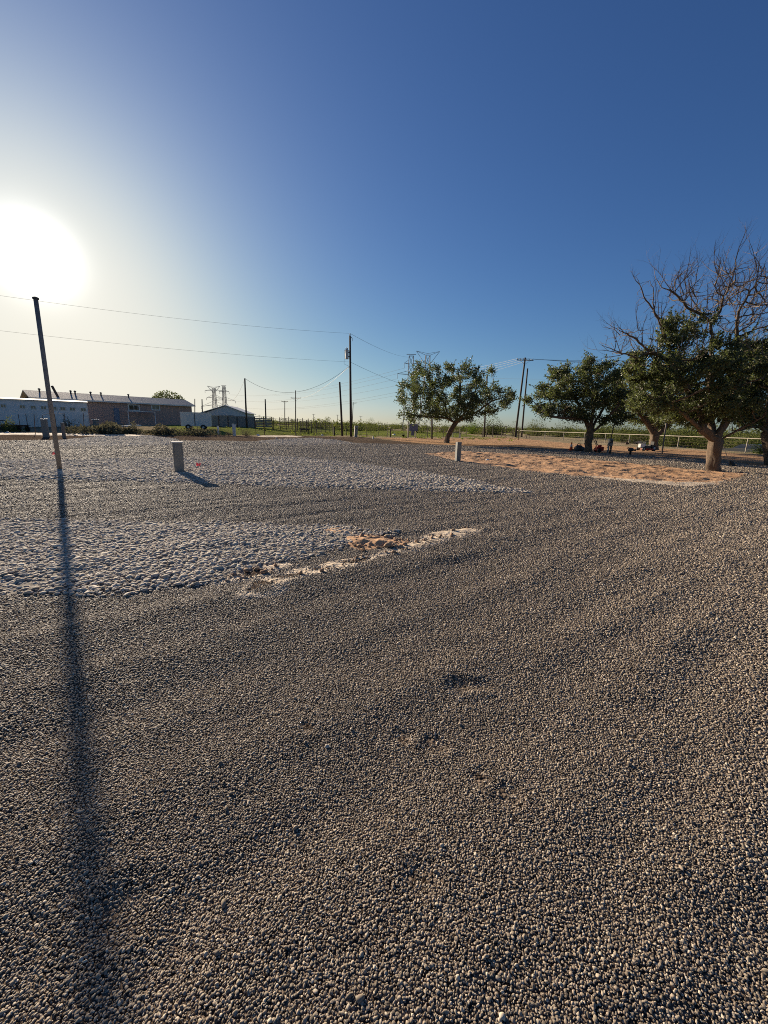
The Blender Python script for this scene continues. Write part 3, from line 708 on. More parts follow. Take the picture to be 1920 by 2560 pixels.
for k in range(1300):
    y = 95 * (10 ** (rng.random() * 1.25)); x = rng.uniform(-1.25, 1.25) * y
    if x < -.2 * y and y < 130: continue
    w = rng.uniform(2.0, 5.0) * (1 + y / 700); h = rng.uniform(1.1, 2.4) * (1 + y / 450) * .85
    pts.append((x, y, w, h))
scrub_band('far_scrub', 'far mass of low mesquite scrub along the horizon', pts, .085, 220, M_bush)
pts = []
for k in range(210):
    t = rng.random(); off = 14 + 60 * rng.random() ** 1.3
    p = FA + (FB - FA) * (t * 1.5 - .15) + _fn * off
    pts.append((p[0], p[1], rng.uniform(2.5, 5), rng.uniform(2.0, 3.2) + .5))
scrub_band('roadside_scrub', 'olive green scrub beyond the pipe fence and road', pts, .055, 520, M_bush)
pts = []
for k in range(900):
    y = rng.uniform(52, 140); u = rng.uniform(560, 1300); p = gnd(u, y); pts.append((p.x, p.y, rng.uniform(.3, .8), rng.uniform(.05, .16)))
scrub_band('grass', 'bright green grass and weeds behind the wire fence', pts, .3, 14, M_blade)

# ------------------------------------------------------------------ poles, towers, wires
def pole(name, base, top, r0, r1, m, label, cat='utility pole', group=None, sides=10):
    root = thing(name, base, label, cat, group)
    t = Vector(top) - base; mid = t * .5 + Vector((random.uniform(-.03, .03), 0, 0))
    MB().tube([(0, 0, -.3), mid, t], [r0, (r0 + r1) / 2, r1], sides).build('shaft', m, root, True)
    return root, t
def tip_at(base, u, v): return at(u, v, base.y)
def insulator(root, p, h=.22, r=.06):
    MB().lathe([(r * .4, 0), (r, h * .25), (r * .55, h * .4), (r, h * .6), (r * .5, h * .75), (r * .6, h)], p, 8).build('insulator', M_insul, root)
def crossarm(root, c, L, ax=(1, 0, 0), n=4, brace=True):
    ax = Vector(ax).normalized(); z = Vector((0, 0, 1)); y = z.cross(ax)
    M = Matrix((ax, y, z)).transposed().to_4x4(); M.translation = c
    MB().box(-L / 2, L / 2, -.16, -.05, -.07, .07, M).build('crossarm', M_wood_dark, root)
    if brace:
        for s in (-1, 1): MB().tube([c + ax * s * L * .32 + Vector((0, 0, -.06)) - y * .1, c + Vector((0, 0, -.75)) - y * .1], .025, 4).build('brace', M_dark, root)
    for k in range(n):
        t = -L / 2 + .12 + (L - .24) * k / (n - 1); insulator(root, tuple(c + ax * t - y * .1 + Vector((0, 0, .07))))

nb = G(150, 1176)
near_pole, t_np = pole('leaning_pole', nb, tip_at(nb, 89, 746), .06, .054, M_pole_near, 'tall plain grey pole standing in the rocks under the sun', 'pole', sides=14)
MB().lathe([(.085, -.05), (.083, .03), (.062, .04)], (0, 0, 0), 14).build('base_collar', M_pole_near, near_pole)
MB().lathe([(.076, t_np.z - .02), (.078, t_np.z + .02), (.03, t_np.z + .04)], (t_np.x, t_np.y, 0), 14).build('cap', M_dark, near_pole)

mpb = G(878, 1092)
mp, tmp_ = pole('utility_pole', mpb, tip_at(mpb, 875, 840), .17, .115, M_wood_dark, 'tallest wooden utility pole, carrying a grey transformer can')
tx = Vector((tmp_.x * .85 - .42, 0, top_z(mpb, 898) - mpb.z))
tr = MB().lathe([(.20, 0), (.225, .04), (.225, .98), (.235, 1.0), (.235, 1.06), (.15, 1.12)], tx, 16).build('transformer', M_steel, mp)
for dx in (-.08, .08): MB().lathe([(.03, 1.1), (.06, 1.16), (.035, 1.22), (.06, 1.28), (.03, 1.36)], (tx.x + dx, 0, tx.z), 8).build('bushing', M_insul, tr)
MB().box(tx.x + .18, tx.x + .38, -.05, .05, tx.z + .25, tx.z + .35).build('bracket', M_dark, mp)
MB().box(tx.x + .18, tx.x + .38, -.05, .05, tx.z + .75, tx.z + .85).build('bracket', M_dark, mp)
insulator(mp, (tmp_.x, tmp_.y, tmp_.z), .3, .08)
MB().tube([(tmp_.x + .12, 0, tmp_.z - .1), (tmp_.x + .26, 0, tmp_.z - .25), (tmp_.x + .28, 0, tmp_.z - .6)], [.03, .05, .03], 6).build('cutout_fuse', M_dark, mp)
MB().tube([(tx.x - .08, 0, tx.z + 1.36), (tx.x - .3, 0, tx.z + 1.0), (tx.x - .34, 0, tx.z - .6), (tmp_.x * .8, 0, tx.z - .9)], .018, 4).build('lead_wire', M_wire, mp)

lpb = G(856, 1090); pole('utility_pole', lpb, tip_at(lpb, 849, 955), .15, .12, M_wood_dark, 'shorter leaning bare pole just left of the transformer pole')
def far_pole(u, v_top, Y, u_top, label, r=.13, arm=0, n=3, lvl=None):
    b = gnd(u, Y); b.z -= .1
    o, t = pole('utility_pole', b, tip_at(b, u_top, v_top), r, r * .75, M_wood_dark, label, sides=6)
    if arm: crossarm(o, t * 1.0 + Vector((0, 0, -(lvl or .25))), arm, n=n, brace=arm > 2)
    return b, t
p613b, p613t = far_pole(617, 946, 62, 612, 'bare service pole rising over the dark yard wall', .15)
far_pole(665, 998, 74, 663, 'short stout pole behind the right end of the dark yard wall', .15)
p739b, p739t = far_pole(739, 976, 112, 739, 'crossarm pole above the corral, left of the leaning pole', .16, 2.7, 3, 2.0)
p712b, p712t = far_pole(712, 1002, 150, 712, 'small far crossarm pole left of the corral crossarm pole', .18, 2.4, 3)
far_pole(880, 1006, 165, 883, 'small far pole with crossarm right behind the transformer pole', .18, 2.6, 3)
p1215b, p1215t = far_pole(1213, 937, 70, 1218, 'plain pole showing through the right side of the leaning tree', .15)
p1312b, p1312t = far_pole(1291, 894, 77, 1313, 'wooden pole with a wide top crossarm and insulators, between two trees', .19, 3.0, 6, .45)
far_pole(1307, 921, 80, 1319, 'bare pole just right of the wide crossarm pole', .17)
far_pole(1082, 985, 52, 1081, 'pole standing behind the left half of the leaning tree', .11)
far_pole(487, 997, 95, 487, 'thin pole between the long house and the gable shed', .12)
far_pole(506, 998, 80, 505, 'stubby pole in front of the gable shed roof', .13)
for u, v, lab in ((648, 1037, 'tiny far post right of the dark yard wall'), (784, 1035, 'tiny far pole left of the leaning bare pole'), (844, 1037, 'tiny far pole next to the leaning bare pole'), (902, 1040, 'tiny far pole right of the transformer pole')):
    far_pole(u, v, 330, u, lab, .22, 2.6, 3)

def wire(a, b, sag, label, r=.016, n=18):
    a = Vector(a); b = Vector(b); pts = []
    for i in range(n + 1):
        t = i / n; p = a.lerp(b, t); p.z -= sag * 4 * t * (1 - t); pts.append(p - a)
    o = MB().tube(pts, r, 4).build('power_line', M_wire); o.location = a
    return tag(o, label, 'wire', 'overhead wires')
mtop = mpb + tmp_ + Vector((0, 0, .3)); mlow = mpb + Vector((tmp_.x * .8, 0, top_z(mpb, 905) - mpb.z)); mlow2 = mpb + Vector((tmp_.x * .75, 0, top_z(mpb, 914) - mpb.z))
wire(mtop, at(-260, 700, 33), .5, 'upper wire running left from the transformer pole past the sun', .009)
wire(mlow, at(-260, 795, 33), .4, 'lower wire running left from the transformer pole below the sun', .009)
wire(mtop, at(1022, 893, 120), .6, 'top wire running right from the transformer pole toward the pylons')
wire(mlow, at(1200, 985, 85), 1.6, 'lower wire running right from the transformer pole into the leaning tree')
wire(mlow2, p613b + p613t, 2.6, 'sagging service wire from transformer pole to the yard service pole', .02)
wire(mlow2, p739b + p739t + Vector((0, 0, -2)), 1.2, 'straight wire from transformer pole down to corral crossarm pole', .02)
wire(p613b + p613t, at(575, 1002, 75), .8, 'short wire dropping left from the yard service pole')
wire(p739b + p739t + Vector((-1, 0, -1.9)), p712b + p712t, .5, 'wire between the two crossarm poles over the corral', .02)
wire(p712b + p712t, at(640, 1003, 210), .5, 'far wire left of the small crossarm pole', .025)
arm_c = p1312b + p1312t + Vector((0, 0, -.2))
for k in range(4):
    d = -1.35 + 2.7 * k / 3
    wire(arm_c + Vector((d, -.1, 0)), at(1035, 925 + 8 * k, 190) + Vector((d * 3, 0, 0)), 1.8, ['outermost left', 'second', 'third', 'outermost right'][k] + ' conductor from the wide crossarm leftward to the pylons', .022)
    wire(arm_c + Vector((d, -.1, 0)), at(1990, 880 + 9 * k, 60), .7, ['outermost left', 'second', 'third', 'outermost right'][k] + ' conductor from the wide crossarm rightward over the trees', .02)
wire(at(1040, 935, 190), at(1990, 935, 75), 1.5, 'lower long wire crossing behind the bare pole and trees', .022)

# steel pylons
def pylon(u, v_top, Y, label, half, arms, style='mast'):
    b = gnd(u, Y); h = top_z(b, v_top) - b.z; o = thing('transmission_pylon', b, label, 'pylon', 'steel transmission pylons')
    r = .16 * Y / 200 * .6 + .05; legs = []
    for sx in (-1, 1):
        for sy in (-1, 1):
            p = [(sx * half, sy * half, -.3), (sx * half * .42, sy * half * .42, h * .55), (sx * half * .32, sy * half * .32, h * .98)]
            MB().tube(p, r, 4).build('leg', M_tower, o)
    mb = MB(); zs = [0, .16, .3, .42, .55, .65, .75, .85, .98]
    def hw(z):
        return half * (1 - .58 * min(z / .55, 1)) if z <= .55 else half * (.42 - .10 * (z - .55) / .43)
    for i in range(len(zs) - 1):
        z0, z1 = zs[i], zs[i + 1]; a, c = hw(z0), hw(z1)
        for sy in (-1, 1):
            mb.tube([(-a, sy * a, z0 * h), (c, sy * c, z1 * h)], r * .55, 3); mb.tube([(a, sy * a, z0 * h), (-c, sy * c, z1 * h)], r * .55, 3)
            mb.tube([(sy * a, -a, z0 * h), (sy * c, c, z1 * h)], r * .55, 3); mb.tube([(-c, sy * c, z1 * h), (c, sy * c, z1 * h)], r * .5, 3)
    mb.build('lattice', M_tower, o)
    for (z, L, dz) in arms:
        for s in (-1, 1):
            a = MB(); w = hw(z)
            a.tube([(s * w, -w, z * h), (s * L, 0, z * h + dz)], r * .7, 4); a.tube([(s * w, w, z * h), (s * L, 0, z * h + dz)], r * .7, 4)
            a.tube([(s * w, 0, z * h + abs(dz) + 1.4), (s * L, 0, z * h + dz)], r * .6, 3)
            ar = a.build('arm', M_tower, o)
            MB().tube([(s * L, 0, z * h + dz), (s * L, 0, z * h + dz - 2.2)], [r * .5, r * .8], 5).build('insulator_string', M_tower, ar)
    if style == 'wide':
        a = MB(); w = hw(.98)
        for s in (-1, 1):
            a.tube([(s * w, 0, h * .86), (s * w * 5.5, 0, h * 1.03)], r * .8, 4); a.tube([(s * w, 0, h * .98), (s * w * 5.5, 0, h * 1.03)], r * .7, 4)
        a.tube([(-w * 5.5, 0, h * 1.03), (0, 0, h), (w * 5.5, 0, h * 1.03)], r * .6, 4); a.build('head_frame', M_tower, o)
    else:
        MB().tube([(-hw(.98) * 2.2, 0, h), (hw(.98) * 2.2, 0, h)], r, 4).build('head_beam', M_tower, o)
    return b, h
ta = pylon(540, 968, 420, 'left of the two far pylons above the gable shed', 3.6, [(.90, 9, 0), (.72, 8, -1), (.50, 14, -2)], 'wide')
tb = pylon(565, 964, 420, 'right of the two far pylons above the gable shed', 3.4, [(.84, 5, 0), (.62, 11, -1), (.45, 6, -1)])
tc = pylon(1022, 886, 190, 'slim steel pylon rising left out of the leaning tree crown', 3.0, [(.88, 3.0, .2), (.74, 6.0, .2), (.58, 3.4, .2)])
td = pylon(1062, 884, 205, 'wide headed pylon half hidden behind the leaning tree crown', 3.2, [(.80, 6, 0)], 'wide')
k = 0
for (z, dx) in ((.82, -3), (.82, 3), (.68, -6), (.68, 6), (.52, -3.4), (.52, 3.4)):
    a = tc[0] + Vector((dx, 0, tc[1] * z)); b = tb[0] + Vector((dx * 1.6, 0, tb[1] * (z - .04)))
    wire(a, b, 6, 'transmission line ' + ['highest left', 'highest right', 'middle left', 'middle right', 'lowest left', 'lowest right'][k] + ' strand between near and far pylons', .035, 26); k += 1

# ------------------------------------------------------------------ buildings of the yard on the left
M_wall_br = mat('brown_siding', (.37, .26, .225), (.30, .21, .18), .8, 2, .2, stretch=(1, 1, 14))
M_roof_m = mat('pale_metal_roof', (.40, .385, .36), (.30, .29, .27), .75, 1.5, .2, spec=.1, stretch=(9, 9, 1))
M_wall_wh = mat('chalky_white_siding', (.66, .66, .64), (.52, .52, .51), .7, 2, .15)
M_wall_gr = mat('grey_sheet_metal', (.60, .60, .58), (.48, .48, .47), .6, 1.5, .3, stretch=(12, 12, 1))
M_wall_dk = mat('dark_sheet_metal', (.20, .205, .195), (.14, .145, .14), .6, 1.5, .3, stretch=(12, 12, 1))
M_trim = mat('white_trim', (.60, .60, .58), (.50, .50, .48), .6, 3)
def frame(A, B):
    A = Vector((A[0], A[1], 0)); B = Vector((B[0], B[1], 0)); x = (B - A).normalized(); y = Vector((0, 0, 1)).cross(x)
    return A, x, y, (B - A).length
def wall_hit(u, v, A, x):
    """position along a wall through A with direction x, and height, seen at this pixel"""
    d = ray(u, v); n = Vector((-x.y, x.x, 0)); k = (A - Vector((0, 0, 0))).dot(n) / d.dot(n); p = d * k
    return (Vector((p.x, p.y, 0)) - A).dot(x), CAM_Z + p.z
def window(root, s0, s1, z0, z1, fw=.07, glass=M_glass, mull=True):
    f = MB()
    f.box(s0 - fw, s1 + fw, -.05, .0, z1, z1 + fw).box(s0 - fw, s1 + fw, -.05, .0, z0 - fw, z0).box(s0 - fw, s0, -.05, .0, z0, z1).box(s1, s1 + fw, -.05, 0, z0, z1)
    w = f.build('window', M_trim, root)
    MB().box(s0, s1, -.02, -.004, z0, z1).build('pane', glass, w)
    if mull: MB().box((s0 + s1) / 2 - .025, (s0 + s1) / 2 + .025, -.045, -.021, z0, z1).build('mullion', M_trim, w)
    return w
# long brown house with a low metal roof
A0 = at(92, 1055, 57); B0 = at(482, 1057, 73)
A, x, y, Ln = frame(A0, B0); zb = Hs(A.x, A.y) - .3
hs = thing('house', (A.x, A.y, 0), 'long brown single storey house with pale low metal roof in the left yard', 'house', rz=math.atan2(x.y, x.x))
zeL = wall_hit(200, 1000, A, x)[1]; zr = zeL + 1.15; D = 7.5
MB().box(0, Ln, 0, D, zb, zeL).build('wall', M_wall_br, hs)
rf = MB(); ov = .5
prof = [(-ov, zeL + .02), (D / 2, zr), (D + ov, zeL + .02), (D + ov, zeL - .12), (D / 2, zr - .14), (-ov, zeL - .12)]
n = len(prof); rf.add([(-.5, a, b) for a, b in prof] + [(Ln + .5, a, b) for a, b in prof], [tuple(range(n)), tuple(range(2 * n - 1, n - 1, -1))] + [(i, n + i, n + (i + 1) % n, (i + 1) % n) for i in range(n)])
ro_ = rf.build('roof', M_roof_m, hs)
MB().box(-.1, Ln + .1, -.56, -.504, zeL - .16, zeL + .04).build('fascia', M_trim, ro_)
gab = MB().add([(Ln - .01, 0, zeL), (Ln - .01, D, zeL), (Ln - .01, D / 2, zr - .15), (Ln - .12, 0, zeL), (Ln - .12, D, zeL), (Ln - .12, D / 2, zr - .15)], [(0, 1, 2), (5, 4, 3), (0, 2, 5, 3), (1, 4, 5, 2)]); gab.build('gable', M_wall_br, hs)
for (u, q) in ((108, 984), (186, 983), (197, 984), (236, 986), (262, 988), (331, 993)):
    s, z = wall_hit(u, q, A, x); MB().lathe([(.10, 0), (.10, .5), (.17, .52), (.17, .62), (.05, .70)], (s * 1.02, D * .36, zeL + .75), 8).build('roof_vent', M_dark, ro_)
for q in np.arange(.6, 21, 1.22): MB().box(q, q + .05, -.025, -.003, zb, zeL - .2).build('batten', M_wall_br, hs)
for (u0, u1, v0, v1) in ((322, 347, 1013, 1025), (380, 398, 1013, 1024)):
    s0, z1 = wall_hit(u0, v0, A, x); s1, z0 = wall_hit(u1, v1, A, x); window(hs, s0, s1, z0, z1, .16)
s0, z1 = wall_hit(283, 1020, A, x); s1, z0 = wall_hit(300, 1052, A, x); dr = MB().box(s0, s1, -.06, -.003, zb + .3, z1).build('door', mat('door_blue', (.16, .20, .27), None, .6), hs); MB().lathe([(.04, 0), (.04, .06)], (s1 - .1, -.12, zb + 1.2), 8, 'Y').build('handle', M_steel, dr)
s0, z1 = wall_hit(310, 1027, A, x); s1, z0 = wall_hit(380, 1030, A, x); MB().box(s0, s1, -1.6, -.58, z1 - .08, z1).build('porch_awning', M_white, hs)
for q in (s0 + .1, s1 - .1): MB().box(q - .05, q + .05, -1.55, -1.45, zb + .2, z1 - .08).build('porch_post', M_trim, hs)
s0, z1 = wall_hit(447, 1011, A, x); MB().box(s0, s0 + 1.0, -.05, -.003, z1 - .2, z1).build('wall_vent', M_trim, hs)
# long white portable building
A0 = at(-150, 1050, 44); B0 = at(222, 1053, 52)
A, x, y, Ln = frame(A0, B0); zb = Hs(A.x, A.y) - .25
wb = thing('portable_building', (A.x, A.y, 0), 'long chalky white portable building with a row of small dark windows', 'building', rz=math.atan2(x.y, x.x))
zt = wall_hit(120, 1003, A, x)[1]; D = 3.2
MB().box(0, Ln, 0, D, zb, zt).build('wall', M_wall_wh, wb)
rf = MB(); prof = [(-.15, zt), (D + .15, zt + .25), (D + .15, zt + .33), (-.15, zt + .08)]; n = 4
rf.add([(-.15, a, b) for a, b in prof] + [(Ln + .15, a, b) for a, b in prof], [tuple(range(n)), tuple(range(2 * n - 1, n - 1, -1))] + [(i, n + i, n + (i + 1) % n, (i + 1) % n) for i in range(n)]).build('roof', M_roof_m, wb)
for u in (8, 56, 83, 109, 135, 157, 181, 208):
    v = 1011 + (u - 8) * .045; s0, z1 = wall_hit(u - 6.5, v, A, x); s1, z0 = wall_hit(u + 6.5, v + 7.5, A, x); window(wb, s0, s1, z0, z1, .06)
for u in (70, 200): s0, _ = wall_hit(u - 5, 1020, A, x); MB().box(s0, s0 + .85, -.05, -.003, zb + .35, zb + 2.1).build('door', M_trim, wb)
MB().box(-.01, Ln + .01, -.03, -.003, zt - .14, zt - .02).build('eave_trim', M_trim, wb)
MB().box(Ln + .003, Ln + .05, -.04, .08, zb, zt - .15).build('corner_trim', M_trim, wb)
# gable shed
sb = gnd(520, 86); sh = thing('gable_shed', sb, 'grey metal gable shed with bright white roof beside the long house', 'shed', rz=R(8))
k = 86 / F; w = 88 * k; z_e = top_z(sb, 1030) - sb.z; z_r = top_z(sb, 1013) - sb.z; D = 11
MB().add([(0, 0, -.4), (w, 0, -.4), (w, 0, z_e), (w / 2, 0, z_r), (0, 0, z_e), (0, D, -.4), (w, D, -.4), (w, D, z_e), (w / 2, D, z_r), (0, D, z_e)],
         [(0, 1, 2, 3, 4), (9, 8, 7, 6, 5), (0, 4, 9, 5), (1, 6, 7, 2)]).build('wall', M_wall_gr, sh)
for sgn in (0, 1):
    a, b_ = ((-3.4, z_e - .95), (w / 2, z_r)) if sgn == 0 else ((w / 2, z_r), (w + .4, z_e - .12))
    MB().add([(a[0], -.4, a[1] + .04), (b_[0], -.4, b_[1] + .04), (b_[0], D + .4, b_[1] + .04), (a[0], D + .4, a[1] + .04), (a[0], -.4, a[1] + .14), (b_[0], -.4, b_[1] + .14), (b_[0], D + .4, b_[1] + .14), (a[0], D + .4, a[1] + .14)],
             [(3, 2, 1, 0), (4, 5, 6, 7), (0, 1, 5, 4), (1, 2, 6, 5), (2, 3, 7, 6), (3, 0, 4, 7)]).build('roof_slope', M_white, sh)
MB().box(-3.3, 0, .3, D, -.4, z_e - .95).build('lean_to', M_wall_dk, sh)
MB().box(w * .3, w * .7, -.06, -.003, -.3, z_e * .8).build('door', M_wall_dk, sh)
# dark yard wall of sheet metal bays with steel caps
yw0 = gnd(524, 62); yw1 = gnd(680, 66); A, x, y, Ln = frame(yw0, yw1)
yw = thing('yard_wall', (A.x, A.y, yw0.z), 'long dark sheet metal yard wall in front of the gable shed', 'wall', rz=math.atan2(x.y, x.x))
zt = top_z(yw0, 1038) - yw0.z; nb_ = 7; bay = Ln / nb_
p0 = MB().box(.05, bay - .05, 0, .08, -.3, zt - .06).build('sheet_panel', M_wall_dk, yw)
for k in range(1, nb_):
    if k < 5: share(p0, yw, (k * bay, 0, random.uniform(-.05, .04)))
q0 = MB().box(-.06, .06, -.06, .1, -.3, zt + .05, ch=.01).build('post', M_rust, yw)
for k in range(1, nb_ + 1): share(q0, yw, (k * bay, 0, 0))
c0 = MB().box(.0, bay, -.08, .14, zt - .05, zt + .03).build('top_cap', M_roof_m, yw)
for k in range(1, nb_): share(c0, yw, (k * bay, 0, random.uniform(-.03, .03)))
sl0 = MB().box(5 * bay + .06, Ln - .06, 0, .05, .1, .28).build('slat', M_wall_dk, yw)
for k in range(1, 6): share(sl0, yw, (0, 0, k * .24))
# box trailer and cargo crate in front of the house
tb0 = gnd(452, 50); trl = thing('box_trailer', tb0, 'grey box trailer with white top edge parked before the brown house', 'trailer', rz=R(20))
k = 50 / F; MB().box(0, 3.4, 0, 2.0, .45, 2.05, ch=.05).build('body', M_wall_gr, trl)
MB().box(-.03, 3.43, -.03, 2.03, 2.05, 2.13).build('top_edge', M_white, trl)
MB().box(1.55, 1.62, -.03, -.003, .5, 2.0).build('door_seam', M_dark, trl)
for (px, py) in ((.8, -.06), (2.5, -.06), (.8, 1.9), (2.5, 1.9)):
    wl = MB().lathe([(.15, -.0), (.32, .02), (.34, .08), (.32, .16), (.15, .18)], (px, py, .33), 14, 'Y').build('wheel', M_black, trl); MB().lathe([(.12, -.02), (.14, .0)], (px, py, .33), 10, 'Y').build('hub', M_steel, wl)
MB().tube([(3.4, 1, .5), (4.6, 1, .45)], .05, 5).tube([(4.4, 1, .5), (4.4, 1, .05)], .04, 5).build('drawbar', M_dark, trl)

# round tree behind the house
tb_ = gnd(425, 92); bt = thing('yard_tree', tb_, 'round dark treetop showing over the long house roof', 'tree')
zc = top_z(tb_, 977) - tb_.z
MB().tube([(0, 0, -.2), (.1, 0, zc * .4), (0, 0, zc * .75)], [.3, .22, .1], 8).build('trunk', M_bark, bt)
P = ell_points(2600, [(0, 0, zc * .72, 3.0, 3.0, zc * .28), (-1.6, 0, zc * .66, 2.0, 2, zc * .22), (1.7, .2, zc * .66, 2.0, 2, zc * .2)])
V, T, tone = leaves(P, P - np.array([0, 0, zc * .5]), .3); npmesh('crown', V, T, M_leaf, bt, smooth=False, attrs={'tone': tone})

# ------------------------------------------------------------------ utility pedestals, posts, small markers
def pedestal(base, w, h, label, m=None, cap=True, rz=.2, tilt=0.0, meter=False):
    o = thing('utility_pedestal', base, label, 'pedestal', 'square posts for hookups', rz); o.rotation_euler[1] = tilt
    MB().box(-w / 2, w / 2, -w / 2, w / 2, -.1, h, ch=w * .06).build('post', m or M_pedgrey, o)
    if cap: MB().box(-w * .56, w * .56, -w * .56, w * .56, h, h + w * .16, ch=w * .05).build('cap', M_pedcap, o)
    MB().box(-w * .36, w * .36, -w / 2 - .018, -w / 2 - .003, h * .58, h * .93).build('cover_plate', m or M_pedgrey, o)
    if meter: MB().lathe([(w * .2, 0), (w * .22, .05), (w * .12, .08)], (0, -w / 2 - .02, h * .78), 10, 'Y').build('socket', M_dark, o)
    return o
def ped_px(u, vb, vt, wpx, label, **k):
    b = G(u, vb); d = (b - Vector((0, 0, CAM_Z))).length; return pedestal(b, wpx * b.y / F * .86, top_z(b, vt) - b.z, label, **k)
ped_px(449, 1181, 1107, 26, 'grey square hookup post casting a shadow in the middle rock bed', rz=.5)
ped_px(1144, 1153, 1105, 13, 'grey square hookup post at the left tip of the orange dirt', cap=False, rz=.3)
ped_px(116, 1093, 1049, 13, 'grey hookup post with pale cap left of the near pole base', rz=.4)
ped_px(161, 1095, 1057, 7, 'thin brown wooden post right of the near pole', m=M_wood_grey, cap=False)
ped_px(586, 1089, 1061, 8, 'pale capped hookup post in front of the dark yard wall', m=M_wall_wh, rz=.2)
ped_px(546, 1086, 1065, 5, 'short white post left of the pale capped hookup post', m=M_white, cap=False)
ped_px(889, 1093, 1066, 9, 'beige meter box on a post right beside the transformer pole', m=M_white_pipe, meter=True, tilt=.06)
ped_px(933, 1097, 1090, 3, 'tiny white marker stub at the edge of the dirt near the wire fence', m=M_white, cap=False)
# open pedestal beside the forked tree
b = G(1522, 1133); o = thing('meter_pedestal', b, 'grey meter box on two dark legs right of the forked tree', 'pedestal'); k = b.y / F; hb = top_z(b, 1096) - b.z
MB().box(-4.5 * k, 5 * k, -.12, .12, hb * .5, hb, ch=.02).build('meter_box', M_pedgrey, o)
for s in (-1, 1): MB().box(s * 3.2 * k - .05, s * 3.2 * k + .05, -.05, .05, -.1, hb * .5).build('leg', M_wood_dark if s > 0 else M_pedgrey, o)
MB().lathe([(.08, 0), (.09, .06), (.03, .1)], (0, -.22, hb * .8), 10, 'Y').build('meter', M_dark, o)
MB().tube([(0, 0, hb), (0.05, .0, hb + .5), (.1, 0, hb + 1.4)], .035, 5).build('riser_pipe', M_wood_dark, o)

def stone(u, v, wpx, label, m, hf=.7, group='single pale stones'):
    b = G(u, v); w = wpx * b.length / F; o = MB(); pr = [(.15, -.25), (.48, -.1), (.52, .1), (.40, .35), (.18, .5), (.02, .53)]
    o.lathe([(r_ * w, z * w * hf) for r_, z in pr], (0, 0, 0), 9)
    o.v = [(x_ * (1 + .25 * math.sin(7 * z_ / w + 3 * x_ / w + u)), y_ * (.8 + .2 * math.cos(5 * x_ / w + v)), z_ * (1 + .2 * math.sin(6 * y_ / w))) for x_, y_, z_ in o.v]
    q = o.build('stone', m, None, True); q.location = b; q.rotation_euler[2] = u; return tag(q, label, 'stone', group)
M_stone = mat('pale_stone', (.62, .56, .46), (.45, .39, .31), .9, 9, .6, 40)
M_stone_w = mat('white_stone', (.78, .76, .72), (.6, .58, .54), .85, 9, .5, 40)
stone(818, 1866, 15, 'pale yellow stone alone on the open gravel in the middle foreground', M_stone)
stone(756, 1984, 9, 'small pale stone below left of the yellow stone on the gravel', M_stone)
stone(503, 1190, 13, 'white stone in the shadow beside the leftmost grey hookup post', M_stone_w)
stone(1219, 1152, 11, 'white stone on the near edge of the orange dirt', M_stone_w)
stone(1182, 1132, 9, 'pale stone at the back edge of the orange dirt', M_stone)
stone(645, 1089, 9, 'white rubble lump at the yard corner by the dark wall', M_stone_w)
stone(691, 1096, 5, 'small white stone on the far gravel strip', M_stone_w)
stone(806, 1089, 8, 'whitish stone at the corral edge left of the leaning pole', M_stone_w)
stone(985, 1088, 9, 'white stone in the grass left of the leaning tree', M_stone_w)
stone(18, 1083, 8, 'white stone at the far left yard edge', M_stone_w)
stone(1812, 2032, 9, 'pale stone on the gravel near the right edge', M_stone)
stone(1320, 1925, 8, 'small pale stone on the gravel right of centre', M_stone)
def flag(u, v, label):
    b = G(u, v + 14); o = thing('survey_flag', b, label, 'marker flag', 'pink marker whiskers'); h = top_z(b, v) - b.z
    MB().tube([(0, 0, -.05), (.01, 0, h)], .006, 4).build('stake', M_steel, o)
    mb = MB()
    for k in range(9):
        a = k * .7; r_ = .07; mb.tube([(.01, 0, h), (math.cos(a) * r_, math.sin(a) * r_, h + .05 * math.sin(k * 2.1) + .03)], [.012, .018], 4)
    mb.build('whisker_tuft', M_pink, o)
flag(497, 1163, 'pink marker whisker behind the white stone in the middle rock bed'); flag(139, 1135, 'pink marker whisker just left of the near pole')

# ------------------------------------------------------------------ traffic cone, tools and clutter under the trees
b = G(1427, 1127); k = b.y / F; h = top_z(b, 1105) - b.z; r_ = 4.4 * k
o = thing('traffic_cone', b, 'orange traffic cone with a white collar left of the forked tree', 'cone')
MB().box(-r_ * 1.25, r_ * 1.25, -r_ * 1.25, r_ * 1.25, 0, .04, ch=.05).build('base', M_orange, o)
def cr(t): return r_ * (1 - t) + .03 * t
MB().lathe([(cr(0), .04), (cr(.45), h * .45)], (0, 0, 0), 16).build('cone_body', M_orange, o, True)
MB().lathe([(cr(.45) + .004, h * .45), (cr(.75) + .004, h * .75)], (0, 0, 0), 16).build('white_collar', M_white, o, True)
MB().lathe([(cr(.75), h * .75), (cr(1), h), (.012, h + .005)], (0, 0, 0), 16).build('cone_tip', M_orange, o, True)
b = G(1446, 1128); k = b.y / F; o = thing('tool_bag', b, 'dark slumped tool bag between the cone and the forked tree', 'bag')
MB().lathe([(.30, 0), (.36, .10), (.33, .28), (.22, .40), (.08, .46)], (0, 0, 0), 10).build('body', M_dark, o, True)
MB().tube([(-.18, 0, .36), (-.1, 0, .56), (.1, 0, .56), (.18, 0, .36)], .03, 5).build('handle', M_black, o)
MB().tube([(.2, -.1, .25), (.5, -.15, .12), (.72, -.2, .02)], [.12, .10, .04], 6).build('rag', M_pedgrey, o)
b = G(1497, 1131); k = b.y / F; o = thing('push_tiller', b, 'red engined garden tiller with long handles against the forked tree', 'tiller')
MB().box(-.26, .26, -.2, .2, .12, .42, ch=.05).build('engine', M_red, o)
